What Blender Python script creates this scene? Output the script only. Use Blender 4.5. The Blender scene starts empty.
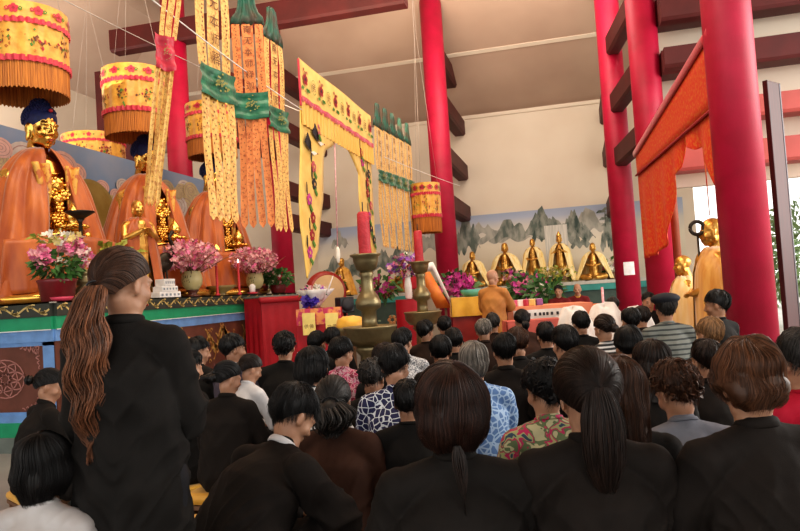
import bpy, bmesh, math, random
from mathutils import Vector, Matrix, noise
import numpy as np
PI = math.pi
random.seed(7)
SC = bpy.context.scene
COL = SC.collection
R = math.radians

# ------------------------------------------------------------------ camera
FPX = 700.0
YAW, PITCH, ROLL = R(14.0), R(2.3), R(3.7)
CAMH = 1.40
fh = Vector((-math.sin(YAW), math.cos(YAW), 0)); rh = Vector((math.cos(YAW), math.sin(YAW), 0)); uh = Vector((0, 0, 1))
Fv = fh*math.cos(PITCH) + uh*math.sin(PITCH)
u1 = uh*math.cos(PITCH) - fh*math.sin(PITCH)
Rv = rh*math.cos(ROLL) - u1*math.sin(ROLL)
Uv = u1*math.cos(ROLL) + rh*math.sin(ROLL)
CAM = Vector((0, 0, CAMH))
cd = bpy.data.cameras.new('camera'); cam = bpy.data.objects.new('camera', cd); COL.objects.link(cam)
cam.matrix_world = Matrix(((Rv.x, Uv.x, -Fv.x, CAM.x), (Rv.y, Uv.y, -Fv.y, CAM.y), (Rv.z, Uv.z, -Fv.z, CAM.z), (0, 0, 0, 1)))
cd.sensor_width = 36; cd.lens = 36*FPX/800; cd.clip_start = .05; cd.clip_end = 300
SC.camera = cam
def ray(px, py): return Rv*((px-400)/FPX) + Uv*((265.5-py)/FPX) + Fv
def at(px, py, Z):            # surveyed point: sight line through the photo at horizontal depth Z
    d = ray(px, py); return CAM + d*(Z/d.dot(fh))
def onX(px, py, x): d = ray(px, py); return CAM + d*((x-CAM.x)/d.x)
def onY(px, py, y): d = ray(px, py); return CAM + d*((y-CAM.y)/d.y)
def onZ(px, py, z): d = ray(px, py); return CAM + d*((z-CAM.z)/d.z)

# ------------------------------------------------------------------ materials
MATS = {}
def _nt(name):
    m = bpy.data.materials.new(name); m.use_nodes = True
    nt = m.node_tree; b = nt.nodes['Principled BSDF']; return m, nt, b
def mat(name, c, rough=.6, metal=0., c2=None, scale=8., bump=0., bscale=60., spec=.5, sheen=0., stretch=(1,1,1), trans=0., emis=0., contrast=(.35,.65), detail=3., sss=0., coat=0., tone=False):
    if name in MATS: return MATS[name]
    m, nt, b = _nt(name); N = nt.nodes; L = nt.links
    b.inputs['Roughness'].default_value = rough; b.inputs['Metallic'].default_value = metal
    b.inputs['Specular IOR Level'].default_value = spec
    b.inputs['Base Color'].default_value = (*c, 1)
    if sheen: b.inputs['Sheen Weight'].default_value = sheen
    if coat: b.inputs['Coat Weight'].default_value = coat; b.inputs['Coat Roughness'].default_value = .15
    if sss: b.inputs['Subsurface Weight'].default_value = sss; b.inputs['Subsurface Radius'].default_value = (.02,.008,.004); b.inputs['Subsurface Scale'].default_value = 1.
    if emis: b.inputs['Emission Color'].default_value = (*c, 1); b.inputs['Emission Strength'].default_value = emis
    if trans: b.inputs['Transmission Weight'].default_value = trans
    tc = N.new('ShaderNodeTexCoord'); mp = N.new('ShaderNodeMapping'); mp.inputs['Scale'].default_value = stretch
    L.new(tc.outputs['Object'], mp.inputs['Vector'])
    if c2 is None: c2 = tuple(x*.82 for x in c)
    n = N.new('ShaderNodeTexNoise'); n.inputs['Scale'].default_value = scale; n.inputs['Detail'].default_value = detail
    L.new(mp.outputs[0], n.inputs['Vector'])
    r = N.new('ShaderNodeValToRGB'); r.color_ramp.elements[0].position = contrast[0]; r.color_ramp.elements[1].position = contrast[1]
    r.color_ramp.elements[0].color = (*c2, 1); r.color_ramp.elements[1].color = (*c, 1)
    L.new(n.outputs['Fac'], r.inputs['Fac'])
    out = r.outputs[0]
    if tone:
        a = N.new('ShaderNodeAttribute'); a.attribute_name = 'tone'
        mx = N.new('ShaderNodeMix'); mx.data_type = 'RGBA'; mx.blend_type = 'MULTIPLY'; mx.inputs[0].default_value = 1
        L.new(out, mx.inputs[6]); L.new(a.outputs['Color'], mx.inputs[7]); out = mx.outputs[2]
    L.new(out, b.inputs['Base Color'])
    if bump:
        n2 = N.new('ShaderNodeTexNoise'); n2.inputs['Scale'].default_value = bscale; n2.inputs['Detail'].default_value = 4
        L.new(mp.outputs[0], n2.inputs['Vector'])
        bp = N.new('ShaderNodeBump'); bp.inputs['Strength'].default_value = bump; bp.inputs['Distance'].default_value = .02
        L.new(n2.outputs['Fac'], bp.inputs['Height']); L.new(bp.outputs[0], b.inputs['Normal'])
    MATS[name] = m; return m
def pattern_mat(name, kind, cols, scale=20., rough=.7, width=.06):
    """printed fabrics: voronoi net, blotchy floral, stripes, dots"""
    if name in MATS: return MATS[name]
    m, nt, b = _nt(name); N = nt.nodes; L = nt.links; b.inputs['Roughness'].default_value = rough
    tc = N.new('ShaderNodeTexCoord')
    if kind == 'net':
        v = N.new('ShaderNodeTexVoronoi'); v.feature = 'DISTANCE_TO_EDGE'; v.inputs['Scale'].default_value = scale
        L.new(tc.outputs['Object'], v.inputs['Vector'])
        r = N.new('ShaderNodeValToRGB'); r.color_ramp.interpolation = 'CONSTANT'
        r.color_ramp.elements[0].color = (*cols[1], 1); r.color_ramp.elements[1].color = (*cols[0], 1); r.color_ramp.elements[1].position = width
        L.new(v.outputs['Distance'], r.inputs['Fac']); L.new(r.outputs[0], b.inputs['Base Color'])
    elif kind == 'stripe':
        w = N.new('ShaderNodeTexWave'); w.wave_type = 'BANDS'; w.bands_direction = 'Z'; w.inputs['Scale'].default_value = scale; w.inputs['Distortion'].default_value = .6
        L.new(tc.outputs['Object'], w.inputs['Vector'])
        r = N.new('ShaderNodeValToRGB'); r.color_ramp.interpolation = 'CONSTANT'
        r.color_ramp.elements[0].color = (*cols[0], 1); r.color_ramp.elements[1].color = (*cols[1], 1); r.color_ramp.elements[1].position = 1-width
        L.new(w.outputs['Fac'], r.inputs['Fac']); L.new(r.outputs[0], b.inputs['Base Color'])
    else:
        v = N.new('ShaderNodeTexNoise'); v.inputs['Scale'].default_value = scale; v.inputs['Detail'].default_value = 1.5; v.inputs['Distortion'].default_value = .8
        L.new(tc.outputs['Object'], v.inputs['Vector'])
        r = N.new('ShaderNodeValToRGB'); r.color_ramp.interpolation = 'CONSTANT'
        k = len(cols)
        r.color_ramp.elements[0].color = (*cols[0], 1)
        r.color_ramp.elements[1].color = (*cols[1], 1); r.color_ramp.elements[1].position = .36
        for i in range(2, k):
            e = r.color_ramp.elements.new(.36 + .28*(i-1)/(k-1)); e.color = (*cols[i], 1)
        L.new(v.outputs['Fac'], r.inputs['Fac']); L.new(r.outputs[0], b.inputs['Base Color'])
    MATS[name] = m; return m

# ------------------------------------------------------------------ mesh builder
class MB:
    def __init__(s): s.v = []; s.f = []; s.m = []; s.mats = []; s.tone = []; s.cur = 0; s.t = 1.0; s.sm = []; s.smooth = True; s.X = None
    def use(s, m, smooth=None):
        if m not in s.mats: s.mats.append(m)
        s.cur = s.mats.index(m)
        if smooth is not None: s.smooth = smooth
        return s
    def vert(s, p):
        if s.X is not None: p = s.X @ Vector(p)
        s.v.append((p[0], p[1], p[2])); s.tone.append(s.t); return len(s.v)-1
    def face(s, idx): s.f.append(tuple(idx)); s.m.append(s.cur); s.sm.append(s.smooth)
    def poly(s, pts): s.face([s.vert(p) for p in pts])
    def grid(s, fn, nu, nv, closeu=False):
        b = len(s.v)
        for j in range(nv+1):
            for i in range(nu if closeu else nu+1): s.vert(fn(i/nu, j/nv))
        w = nu if closeu else nu+1
        for j in range(nv):
            for i in range(nu):
                i2 = (i+1) % w if closeu else i+1
                s.face((b+j*w+i, b+j*w+i2, b+(j+1)*w+i2, b+(j+1)*w+i))
        return s
    def box(s, c, size, rot=None, bev=0.):
        hx, hy, hz = size[0]/2, size[1]/2, size[2]/2; c = Vector(c); sm = s.smooth; s.smooth = False
        def P(x, y, z):
            p = Vector((x, y, z));
            if rot is not None: p = rot @ p
            return c+p
        if bev <= 0:
            q = [s.vert(P(x*hx, y*hy, z*hz)) for x in (-1, 1) for y in (-1, 1) for z in (-1, 1)]
            for f in ((0,1,3,2),(4,6,7,5),(0,4,5,1),(2,3,7,6),(0,2,6,4),(1,5,7,3)): s.face([q[i] for i in f])
        else:
            bm = bmesh.new(); bmesh.ops.create_cube(bm, size=1)
            for v in bm.verts: v.co = Vector((v.co.x*size[0], v.co.y*size[1], v.co.z*size[2]))
            bmesh.ops.bevel(bm, geom=bm.edges[:], offset=bev, segments=2, affect='EDGES', profile=.5)
            b = len(s.v)
            bm.verts.ensure_lookup_table()
            for v in bm.verts: s.vert(P(*v.co))
            for f in bm.faces: s.face([b+v.index for v in f.verts])
            bm.free()
        s.smooth = sm; return s
    def lathe(s, prof, c=(0,0,0), n=24, axis=None, cap=True, wob=None):
        c = Vector(c); b = len(s.v)
        M = axis if axis is not None else Matrix.Identity(3)
        for k, (r, z) in enumerate(prof):
            for i in range(n):
                a = 2*PI*i/n; rr = r if wob is None else r*wob(a, k/(len(prof)-1))
                s.vert(c + M @ Vector((rr*math.cos(a), rr*math.sin(a), z)))
        for k in range(len(prof)-1):
            for i in range(n):
                s.face((b+k*n+i, b+k*n+(i+1) % n, b+(k+1)*n+(i+1) % n, b+(k+1)*n+i))
        if cap:
            s.face([b+i for i in reversed(range(n))]); s.face([b+(len(prof)-1)*n+i for i in range(n)])
        return s
    def tube(s, pts, rad, n=8, flat=1.0, hint=(0,0,1), ends=True):
        """swept tube; rad scalar or list of r or (rx, ry); rounded ends optional"""
        pts = [Vector(p) for p in pts]
        if not isinstance(rad, (list, tuple)): rad = [rad]*len(pts)
        b = len(s.v); K = len(pts); prev = None
        for k, p in enumerate(pts):
            t = (pts[min(k+1, K-1)] - pts[max(k-1, 0)])
            if t.length < 1e-9: t = Vector((0,0,1))
            t.normalize()
            if prev is None:
                h = Vector(hint); x = h.cross(t)
                if x.length < 1e-3: x = Vector((1,0,0)).cross(t)
                if x.length < 1e-3: x = Vector((0,1,0)).cross(t)
                x.normalize()
            else:
                x = prev - t*prev.dot(t)
                if x.length < 1e-6: x = Vector((1,0,0))
                x.normalize()
            prev = x; y = t.cross(x)
            rr = rad[k]; rx, ry = rr if isinstance(rr, (list, tuple)) else (rr, rr*flat)
            for i in range(n):
                a = 2*PI*i/n; s.vert(p + x*(rx*math.cos(a)) + y*(ry*math.sin(a)))
        for k in range(K-1):
            for i in range(n):
                s.face((b+k*n+i, b+k*n+(i+1) % n, b+(k+1)*n+(i+1) % n, b+(k+1)*n+i))
        if ends:
            s.face([b+i for i in reversed(range(n))]); s.face([b+(K-1)*n+i for i in range(n)])
        return s
    def ell(s, c, r, rot=None, nu=20, nv=12, fn=None):
        c = Vector(c)
        if not isinstance(r, (list, tuple)): r = (r, r, r)
        b = len(s.v)
        def P(a, t):
            d = Vector((math.sin(t)*math.cos(a), math.sin(t)*math.sin(a), math.cos(t)))
            k = 1.0 if fn is None else fn(d)
            p = Vector((d.x*r[0]*k, d.y*r[1]*k, d.z*r[2]*k))
            if rot is not None: p = rot @ p
            return c+p
        top = s.vert(P(0, 0))
        for j in range(1, nv):
            for i in range(nu): s.vert(P(2*PI*i/nu, PI*j/nv))
        bot = s.vert(P(0, PI))
        for i in range(nu): s.face((top, top+1+i, top+1+(i+1) % nu))
        for j in range(nv-2):
            for i in range(nu):
                a = top+1+j*nu; s.face((a+i, a+nu+i, a+nu+(i+1) % nu, a+(i+1) % nu))
        a = top+1+(nv-2)*nu
        for i in range(nu): s.face((a+i, bot, a+(i+1) % nu))
        return s
    def capsule(s, pts, rad, n=14, hint=(0,0,1)):
        """closed chain with round ends; rad list of r or (rx,ry)"""
        pts = [Vector(p) for p in pts]
        P = []; Rr = []
        def g(r, k): return (r[0]*k, r[1]*k) if isinstance(r, (list, tuple)) else r*k
        def rm(r): return min(r) if isinstance(r, (list, tuple)) else r
        d0 = (pts[0]-pts[1]).normalized(); d1 = (pts[-1]-pts[-2]).normalized()
        for a in (85, 60, 30): P.append(pts[0]+d0*rm(rad[0])*math.sin(R(a))); Rr.append(g(rad[0], math.cos(R(a))))
        for i, p in enumerate(pts):
            P.append(p); Rr.append(rad[i] if not isinstance(rad[i], (list, tuple)) else tuple(rad[i]))
            if i < len(pts)-1:
                for q in (.33, .67):
                    P.append(p.lerp(pts[i+1], q))
                    A, B = rad[i], rad[i+1]
                    if not isinstance(A, (list, tuple)): A = (A, A)
                    if not isinstance(B, (list, tuple)): B = (B, B)
                    Rr.append((A[0]*(1-q)+B[0]*q, A[1]*(1-q)+B[1]*q))
        for a in (30, 60, 85): P.append(pts[-1]+d1*rm(rad[-1])*math.sin(R(a))); Rr.append(g(rad[-1], math.cos(R(a))))
        return s.tube(P, Rr, n, hint=hint)
    def flatshape(s, pts2, O, U, V, off=0.):
        """flat polygon: 2d pts on plane O + x*U + y*V, lifted by off along the normal"""
        O = Vector(O); U = Vector(U); V = Vector(V); Nn = U.cross(V).normalized()*off
        s.poly([O + U*x + V*y + Nn for x, y in pts2]); return s
    def mesh(s, name):
        me = bpy.data.meshes.new(name); me.from_pydata(s.v, [], s.f)
        me.polygons.foreach_set('material_index', s.m); me.polygons.foreach_set('use_smooth', s.sm)
        for m in s.mats: me.materials.append(m)
        at_ = me.attributes.new('tone', 'FLOAT_COLOR', 'POINT')
        at_.data.foreach_set('color', [x for t in s.tone for x in (t, t, t, 1)])
        me.update(); return me
    def build(s, name, parent=None, loc=None, rot=None):
        return link(name, s.mesh(name), parent, loc, rot)
def link(name, me, parent=None, loc=None, rot=None):
    o = bpy.data.objects.new(name, me); COL.objects.link(o)
    if parent is not None: o.parent = parent
    if loc is not None: o.location = loc
    if rot is not None: o.rotation_euler = rot
    return o
def tag(o, label=None, cat=None, group=None, kind=None):
    if label: o['label'] = label
    if cat: o['category'] = cat
    if group: o['group'] = group
    if kind: o['kind'] = kind
    return o
def thing(name, label, cat, loc=(0,0,0), rz=0., group=None):
    o = bpy.data.objects.new(name, None); COL.objects.link(o); o.empty_display_size = .1
    o.location = loc; o.rotation_euler = (0, 0, rz); return tag(o, label, cat, group)
def struct(o): o['kind'] = 'structure'; return o
def remesh(mb, voxel, smooth=4, fac=.5, mat_=None, folds=None, name='m'):
    """fuse the closed shapes into one continuous skin"""
    me = mb.mesh('tmp'); o = bpy.data.objects.new('tmp', me); COL.objects.link(o)
    m = o.modifiers.new('r', 'REMESH'); m.mode = 'VOXEL'; m.voxel_size = voxel; m.use_smooth_shade = True
    if smooth: s_ = o.modifiers.new('s', 'SMOOTH'); s_.iterations = smooth; s_.factor = fac
    dg = bpy.context.evaluated_depsgraph_get(); dg.update()
    r = bpy.data.meshes.new_from_object(o.evaluated_get(dg)); r.name = name
    bpy.data.objects.remove(o); bpy.data.meshes.remove(me)
    r.materials.clear()
    if mat_ is not None: r.materials.append(mat_)
    n = len(r.polygons); r.polygons.foreach_set('material_index', [0]*n); r.polygons.foreach_set('use_smooth', [True]*n)
    if folds is not None:
        k = len(r.vertices); co = np.empty(k*3); r.vertices.foreach_get('co', co); nn = np.empty(k*3); r.vertices.foreach_get('normal', nn)
        co = co.reshape(-1, 3); nn = nn.reshape(-1, 3)
        d = folds(co)
        co += nn*d[:, None]; r.vertices.foreach_set('co', co.ravel()); r.update()
    return r
def vnoise(co, seed, sx, sy, sz):
    return np.array([noise.noise(Vector((p[0]*sx+seed, p[1]*sy+seed*.7, p[2]*sz-seed))) for p in co])
def children(o): return [c for c in bpy.data.objects if c.parent == o]
def text_mb(mb, body, O, U, V, size, m, off=.002):
    """flat lettering placed on a surface; U,V unit vectors"""
    c = bpy.data.curves.new('t', 'FONT'); c.body = body; c.size = 1; c.resolution_u = 2; c.align_x = 'CENTER'
    o = bpy.data.objects.new('t', c); COL.objects.link(o)
    dg = bpy.context.evaluated_depsgraph_get(); dg.update()
    me = bpy.data.meshes.new_from_object(o.evaluated_get(dg))
    bpy.data.objects.remove(o); bpy.data.curves.remove(c)
    mb.use(m, False); b = len(mb.v); O = Vector(O); U = Vector(U); V = Vector(V); Nn = U.cross(V).normalized()*off
    for v in me.vertices: mb.vert(O + U*(v.co.x*size) + V*(v.co.y*size) + Nn)
    for p in me.polygons: mb.face([b+i for i in p.vertices])
    bpy.data.meshes.remove(me)

# ------------------------------------------------------------------ palette
red_col = mat('column_red_paint', (.46,.005,.048), .5, c2=(.37,.004,.035), scale=3, bump=.12, bscale=90)
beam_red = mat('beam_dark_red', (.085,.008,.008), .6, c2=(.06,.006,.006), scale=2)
beam_pink = mat('beam_lit_red', (.42,.09,.08), .6, scale=2)  # paler copy of the beam red, with daylight put into the colour
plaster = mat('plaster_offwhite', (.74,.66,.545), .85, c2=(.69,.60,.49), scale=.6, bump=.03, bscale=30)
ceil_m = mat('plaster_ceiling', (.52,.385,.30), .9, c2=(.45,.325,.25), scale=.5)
stone = mat('floor_stone', (.30,.28,.26), .35, c2=(.24,.22,.21), scale=2)
satin_gold = mat('satin_gold', (.76,.42,.065), .38, c2=(.60,.27,.03), scale=9, sheen=.3, bump=.15, bscale=25)
satin_yel = mat('satin_yellow', (.86,.62,.20), .5, c2=(.78,.48,.12), scale=4, sheen=.3, bump=.12, bscale=14, stretch=(3,3,.6))
fringe_m = mat('fringe_orange', (.60,.22,.03), .6, c2=(.30,.09,.012), scale=70, stretch=(1,1,.03))
fringe_g = mat('fringe_gold', (.80,.50,.10), .55, c2=(.62,.31,.05), scale=60, stretch=(1,1,.03))
crim = mat('silk_crimson', (.58,.02,.05), .45, scale=12, sheen=.3, bump=.2, bscale=40)
darkred = mat('embroidery_red', (.38,.015,.03), .6)
green_s = mat('silk_green', (.018,.19,.09), .35, c2=(.012,.10,.05), scale=12, bump=.4, bscale=18, sheen=.2)
green_d = mat('silk_dark_green', (.02,.11,.07), .4, c2=(.07,.05,.03), scale=8, bump=.4, bscale=14)
strip_gold = mat('brocade_gold', (.78,.49,.14), .5, c2=(.58,.26,.06), scale=38, contrast=(.38,.52), sheen=.2)
strip_coral = mat('brocade_coral', (.72,.25,.07), .5, c2=(.52,.13,.03), scale=30, contrast=(.38,.5))
ink_brown = mat('ink_brown', (.16,.05,.02), .7)
ink_green = mat('thread_green', (.10,.25,.04), .7)
ink_black = mat('thread_black', (.03,.025,.03), .7)
gold_metal = mat('gilded_metal', (.90,.58,.16), .22, metal=1., c2=(.78,.42,.09), scale=5, bump=.12, bscale=18)
bronze = mat('bronze_aged', (.30,.245,.13), .38, metal=.75, c2=(.20,.16,.085), scale=6, bump=.15, bscale=40)
dark_bronze = mat('bronze_dark', (.05,.04,.03), .4, metal=.7)
wax_red = mat('candle_wax_red', (.50,.03,.045), .5, c2=(.40,.02,.03), scale=14, bump=.5, bscale=45)
orange_robe = mat('drape_orange', (.52,.135,.016), .42, c2=(.34,.065,.008), scale=3, sheen=.4, bump=.15, bscale=9, stretch=(2,2,.5))
yellow_cloth = mat('cloth_yellow', (.80,.46,.05), .5, c2=(.66,.33,.03), scale=4, sheen=.2, bump=.2, bscale=10)
white_cloth = mat('cloth_white', (.82,.78,.74), .7, c2=(.70,.64,.60), scale=6, bump=.3, bscale=12)
teal = mat('paint_teal', (.05,.30,.27), .6, scale=4)
white_paint = mat('paint_white', (.80,.80,.80), .5)
leaf = mat('leaf_green', (.06,.17,.035), .5, c2=(.03,.09,.02), scale=14)
leaf_y = mat('leaf_yellow_green', (.42,.42,.08), .5, c2=(.20,.26,.04), scale=14)
petal_p = mat('petal_pink', (.80,.25,.42), .6, c2=(.62,.10,.26), scale=20)
petal_l = mat('petal_pale_pink', (.80,.50,.50), .6, c2=(.55,.19,.24), scale=20)
petal_m = mat('petal_magenta', (.62,.06,.33), .6, c2=(.45,.03,.25), scale=20)
petal_w = mat('petal_white', (.85,.80,.70), .6)
petal_v = mat('petal_violet', (.30,.10,.45), .6)
petal_y = mat('petal_cream_yellow', (.85,.72,.30), .6)
wood_r = mat('lacquer_red', (.36,.03,.02), .35, c2=(.26,.02,.015), scale=4)
brown_wood = mat('wood_brown', (.20,.10,.05), .5, stretch=(6,6,1), scale=5)
black_pl = mat('plastic_black', (.015,.015,.017), .4)
# ------------------------------------------------------------------ the hall
def sbox(name, lo, hi, m, parent=None, bev=0.):
    b = MB().use(m); b.box(((lo[0]+hi[0])/2, (lo[1]+hi[1])/2, (lo[2]+hi[2])/2), (hi[0]-lo[0], hi[1]-lo[1], hi[2]-lo[2]), bev=bev)
    return b.build(name, parent)
b = MB().use(stone, False)
b.box((-3.5, 7.5, -.06), (15.0, 27, .12))
struct(b.build('floor'))
ground = mat('ground_outside', (.62,.60,.55), .9, scale=1)
struct(sbox('ground_outside', (4.0, -20, -.25), (60, 70, -.02), ground))
YB = 20.0; XL = -13.0
struct(sbox('wall_back', (XL-.3, YB, 0), (3.2, YB+.3, 6.4), plaster))
struct(sbox('wall_left', (XL-.3, -6, 0), (XL, YB+.3, 7.6), plaster))
struct(sbox('wall_right_upper', (1.75, 14.0, 3.05), (12.0, 14.2, 9.0), plaster))
def slab(name, pts, m, th=.12):
    b = MB().use(m, False); P = [Vector(p) for p in pts]; n = (P[1]-P[0]).cross(P[2]-P[0]).normalized()
    if n.z < 0: n = -n
    Q = [p+n*th for p in P]; b.poly(P); b.poly(Q)
    for i in range(len(P)): j = (i+1) % len(P); b.poly([P[i], P[j], Q[j], Q[i]])
    return struct(b.build(name))
ZC = 8.8
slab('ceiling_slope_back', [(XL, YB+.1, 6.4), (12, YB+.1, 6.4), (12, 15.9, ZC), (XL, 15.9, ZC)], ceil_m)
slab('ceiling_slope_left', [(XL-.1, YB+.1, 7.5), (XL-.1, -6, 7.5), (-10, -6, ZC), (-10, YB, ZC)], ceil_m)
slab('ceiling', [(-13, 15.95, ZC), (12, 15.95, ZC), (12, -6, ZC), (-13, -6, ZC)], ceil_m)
# panel seams on the back slope and wall
slab('trim_2', [(XL, 18.1, 7.52), (3, 18.1, 7.52), (3, 18.0, 7.58), (XL, 18.0, 7.58)], plaster, .03)
seam = mat('seam_grey', (.46,.38,.32), .9)
struct(sbox('trim_1', (XL, YB-.04, 6.30), (3.2, YB, 6.40), plaster))

# columns -------------------------------------------------------------
def column(x, y, label, group=None, r=.265, h=8.75, n=40):
    t = thing('temple_column', label, 'column', (x, y, 0)); t['group'] = 'red round columns of the hall'
    MB().use(red_col).lathe([(r, .25), (r, h)], n=n).build('shaft', t)
    MB().use(stone).lathe([(r*1.1, 0), (r*1.45, .03), (r*1.55, .12), (r*1.35, .22), (r*1.02, .26)], n=n).build('stone_base', t)
    return t
C1 = (-2.96, 16.6); C2 = (1.12, 16.4); C3 = (1.50, 13.4); q4 = at(754, 345, 7.7); C4 = (q4.x, q4.y); C5 = (-8.42, 14.0); C6 = (-7.2, 16.6)
column(*C1, 'red round column rising in front of the painted back mural, behind the candlesticks')
c2 = column(*C2, 'red column with a white square notice stuck on it')
column(*C3, 'red column carrying the far end of the orange red lace banner')
column(*C4, 'biggest nearest red column at the right, in front of the open side', r=.258, n=64)
column(*C5, 'red column behind the middle canopy and the thin leftmost streamer')
column(*C6, 'red column behind the green capped streamers near the red desk')
# notice pasted on column 2
q = at(634, 268, 14.9)
b = MB().use(white_paint, False)
dirc = Vector((CAM.x-C2[0], CAM.y-C2[1], 0)).normalized(); a0 = math.atan2(dirc.y, dirc.x)+.18
b.grid(lambda u, v: (C2[0]+.283*math.cos(a0-.42+.84*u), C2[1]+.283*math.sin(a0-.42+.84*u), q.z-.14+.29*v), 8, 1)
tag(b.build('notice'), 'blank white square notice pasted on a red column', 'notice')

# tie beams (all dark red timber), each one its own thing ---------------
BEAMG = 'dark red tie beams'
def beam(p0, p1, w, h, where, m=None):
    p0 = Vector(p0); p1 = Vector(p1); d = p1-p0; L = d.length; ang = math.atan2(d.y, d.x)
    b = MB().use(m or beam_red); c = 0.05
    pr = [(-w/2+c, -h/2), (w/2-c, -h/2), (w/2, -h/2+c), (w/2, h/2), (-w/2, h/2), (-w/2, -h/2+c)]
    A = [Vector((0, y, z)) for y, z in pr]; B = [Vector((L, y, z)) for y, z in pr]; b.smooth = False
    b.poly(list(reversed(A))); b.poly(B)
    for i in range(len(A)): j = (i+1) % len(A); b.poly([A[i], A[j], B[j], B[i]])
    o = b.build('tie_beam', None, p0, (0, 0, ang)); return tag(o, where, 'beam', BEAMG)
for (cx, cy, nm, zs) in ((C1[0], C1[1], 'beside the mural column', (3.55, 4.75, 6.05, 7.2)),
                          (C2[0], C2[1], 'behind the column with the notice', (3.3, 4.7, 5.9)),
                          (C6[0], C6[1], 'seen under the yellow gateway banner', (3.45, 4.3, 5.9, 7.3))):
    words = ['lowest', 'second', 'third', 'topmost']
    for k, z in enumerate(zs):
        beam((cx, cy+.27, z), (cx, YB, z), .34, .42, '%s dark red beam running back to the wall, %s' % (words[k], nm))
beam((-9.95, C5[1]-.0, 7.6), (-3.0, C5[1], 7.6), .4, .5, 'long dark red beam crossing the top left of the hall through the column behind the canopies')
beam((C6[0], C6[1]-2.6, 6.3), (C6[0], C6[1]-.2, 6.3), .34, .45, 'dark red beam running forward from the column behind the green capped streamers, upper of two')
beam((C6[0], C6[1]-2.6, 5.2), (C6[0], C6[1]-.2, 5.2), .34, .45, 'dark red beam running forward from the column behind the green capped streamers, lower of two')
q = at(113, 120, 16.2)
beam((q.x-.25, q.y, q.z), (q.x+.7, q.y, q.z), .5, 2.2, 'deep dark red bracket just left of the second canopy')
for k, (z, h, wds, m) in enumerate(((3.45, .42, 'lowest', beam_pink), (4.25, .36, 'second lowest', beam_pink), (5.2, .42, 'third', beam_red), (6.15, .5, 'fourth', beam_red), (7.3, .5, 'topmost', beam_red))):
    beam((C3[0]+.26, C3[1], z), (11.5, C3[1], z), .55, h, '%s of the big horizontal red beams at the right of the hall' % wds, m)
for k, z in enumerate((4.1, 5.3, 6.6)):
    beam((C3[0], C3[1]+.25, z), (C2[0]+.05, C2[1]-.25, z), .3, .4, '%s short red beam between the two far right columns' % ('lowest', 'middle', 'upper')[k])
for k, z in enumerate((5.05, 5.85, 6.6)):
    beam((C3[0]+.2, C3[1]-.9, z), (C3[0]+.95, C3[1]-.9, z), .34, .34, '%s dark stub beam right of the column that carries the orange red banner' % ('lowest', 'middle', 'upper')[k])
# bell-shaped lamp hanging below the beams
q = at(688, 152, 12.4)
t = thing('hanging_lamp', 'small dark lamp hanging under the beams behind the orange red banner', 'lamp', q)
MB().use(black_pl).lathe([(.02, .32), (.10, .30), (.13, .05), (.12, 0)], n=16).build('housing', t)
MB().use(white_paint).lathe([(.02, -.02), (.09, 0), (.10, .02), (.02, .03)], n=16).build('lens', t)
MB().use(black_pl).tube([(0, 0, .3), (0, 0, .46)], .015).build('bracket', t)

# tall folding door leaf beside the big column ---------------------------
dl = mat('door_leaf_brown', (.06,.008,.010), .5, c2=(.045,.006,.008), scale=6, stretch=(4,4,.4))
b = at(790, 330, 8.2); t = at(771, 66, 7.9)
t_ = thing('door_leaf', 'dark red brown narrow door leaf standing open right of the biggest column', 'door', (b.x+.02, b.y, 0), YAW+R(38))
hh = 1.4+(262-66)/700*7.9
MB().use(dl).box((0, 0, hh/2), (.30, .06, hh), bev=.008).build('panel', t_)
MB().use(mat('door_edge_highlight', (.10,.09,.10), .4, metal=.6)).box((.165, 0, hh/2), (.03, .07, hh), bev=.004).build('edge_highlight', t_)  # grey strip painting the bluish highlight along the leaf's edge
# thin timber post behind the lace banner
q = at(677, 250, 11.6)
tag(MB().use(mat('post_redbrown', (.30,.07,.035), .5, scale=5)).lathe([(.065, 0), (.065, 3.0), (.075, 3.05), (.075, 3.2)], n=20).build('timber_post', None, (q.x, q.y, 0)), 'thin red brown timber post standing behind the orange red banner', 'post')

# back mural -------------------------------------------------------------
ML = onY(318, 260, YB-.08).x; MR = 2.9; MT = onY(560, 208, YB-.08).z
mm, nt, bs = _nt('mural_landscape'); N = nt.nodes; L = nt.links; bs.inputs['Roughness'].default_value = .85
tc = N.new('ShaderNodeTexCoord'); sx = N.new('ShaderNodeSeparateXYZ'); L.new(tc.outputs['Object'], sx.inputs[0])
nz = N.new('ShaderNodeTexNoise'); nz.inputs['Scale'].default_value = .9; nz.inputs['Detail'].default_value = 5
mp = N.new('ShaderNodeMapping'); mp.inputs['Scale'].default_value = (.5, 1, 1.6); L.new(tc.outputs['Object'], mp.inputs[0]); L.new(mp.outputs[0], nz.inputs[0])
ad = N.new('ShaderNodeMath'); ad.operation = 'MULTIPLY_ADD'; ad.inputs[1].default_value = .5; L.new(nz.outputs[0], ad.inputs[0]); L.new(sx.outputs[2], ad.inputs[2])
mr = N.new('ShaderNodeMapRange'); mr.inputs[1].default_value = 0; mr.inputs[2].default_value = MT-1.3+.25; L.new(ad.outputs[0], mr.inputs[0])
cr = N.new('ShaderNodeValToRGB'); e = cr.color_ramp.elements
e[0].color = (.50,.46,.38,1); e[1].color = (.36,.43,.58,1); e[1].position = 1
for p_, c_ in ((.35, (.66,.60,.48)), (.62, (.74,.68,.56)), (.82, (.62,.60,.56)), (.92, (.42,.48,.60))):
    k = e.new(p_); k.color = (*c_, 1)
L.new(mr.outputs[0], cr.inputs[0]); L.new(cr.outputs[0], bs.inputs['Base Color'])
mt = thing('mural', 'painted mountain landscape mural with waterfall along the back wall', 'mural', (0, YB-.06, 1.3))
b = MB().use(mm); b.box(((ML+MR)/2, 0, (MT-1.3)/2), (MR-ML, .08, MT-1.3)); b.build('panel', mt)
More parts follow.
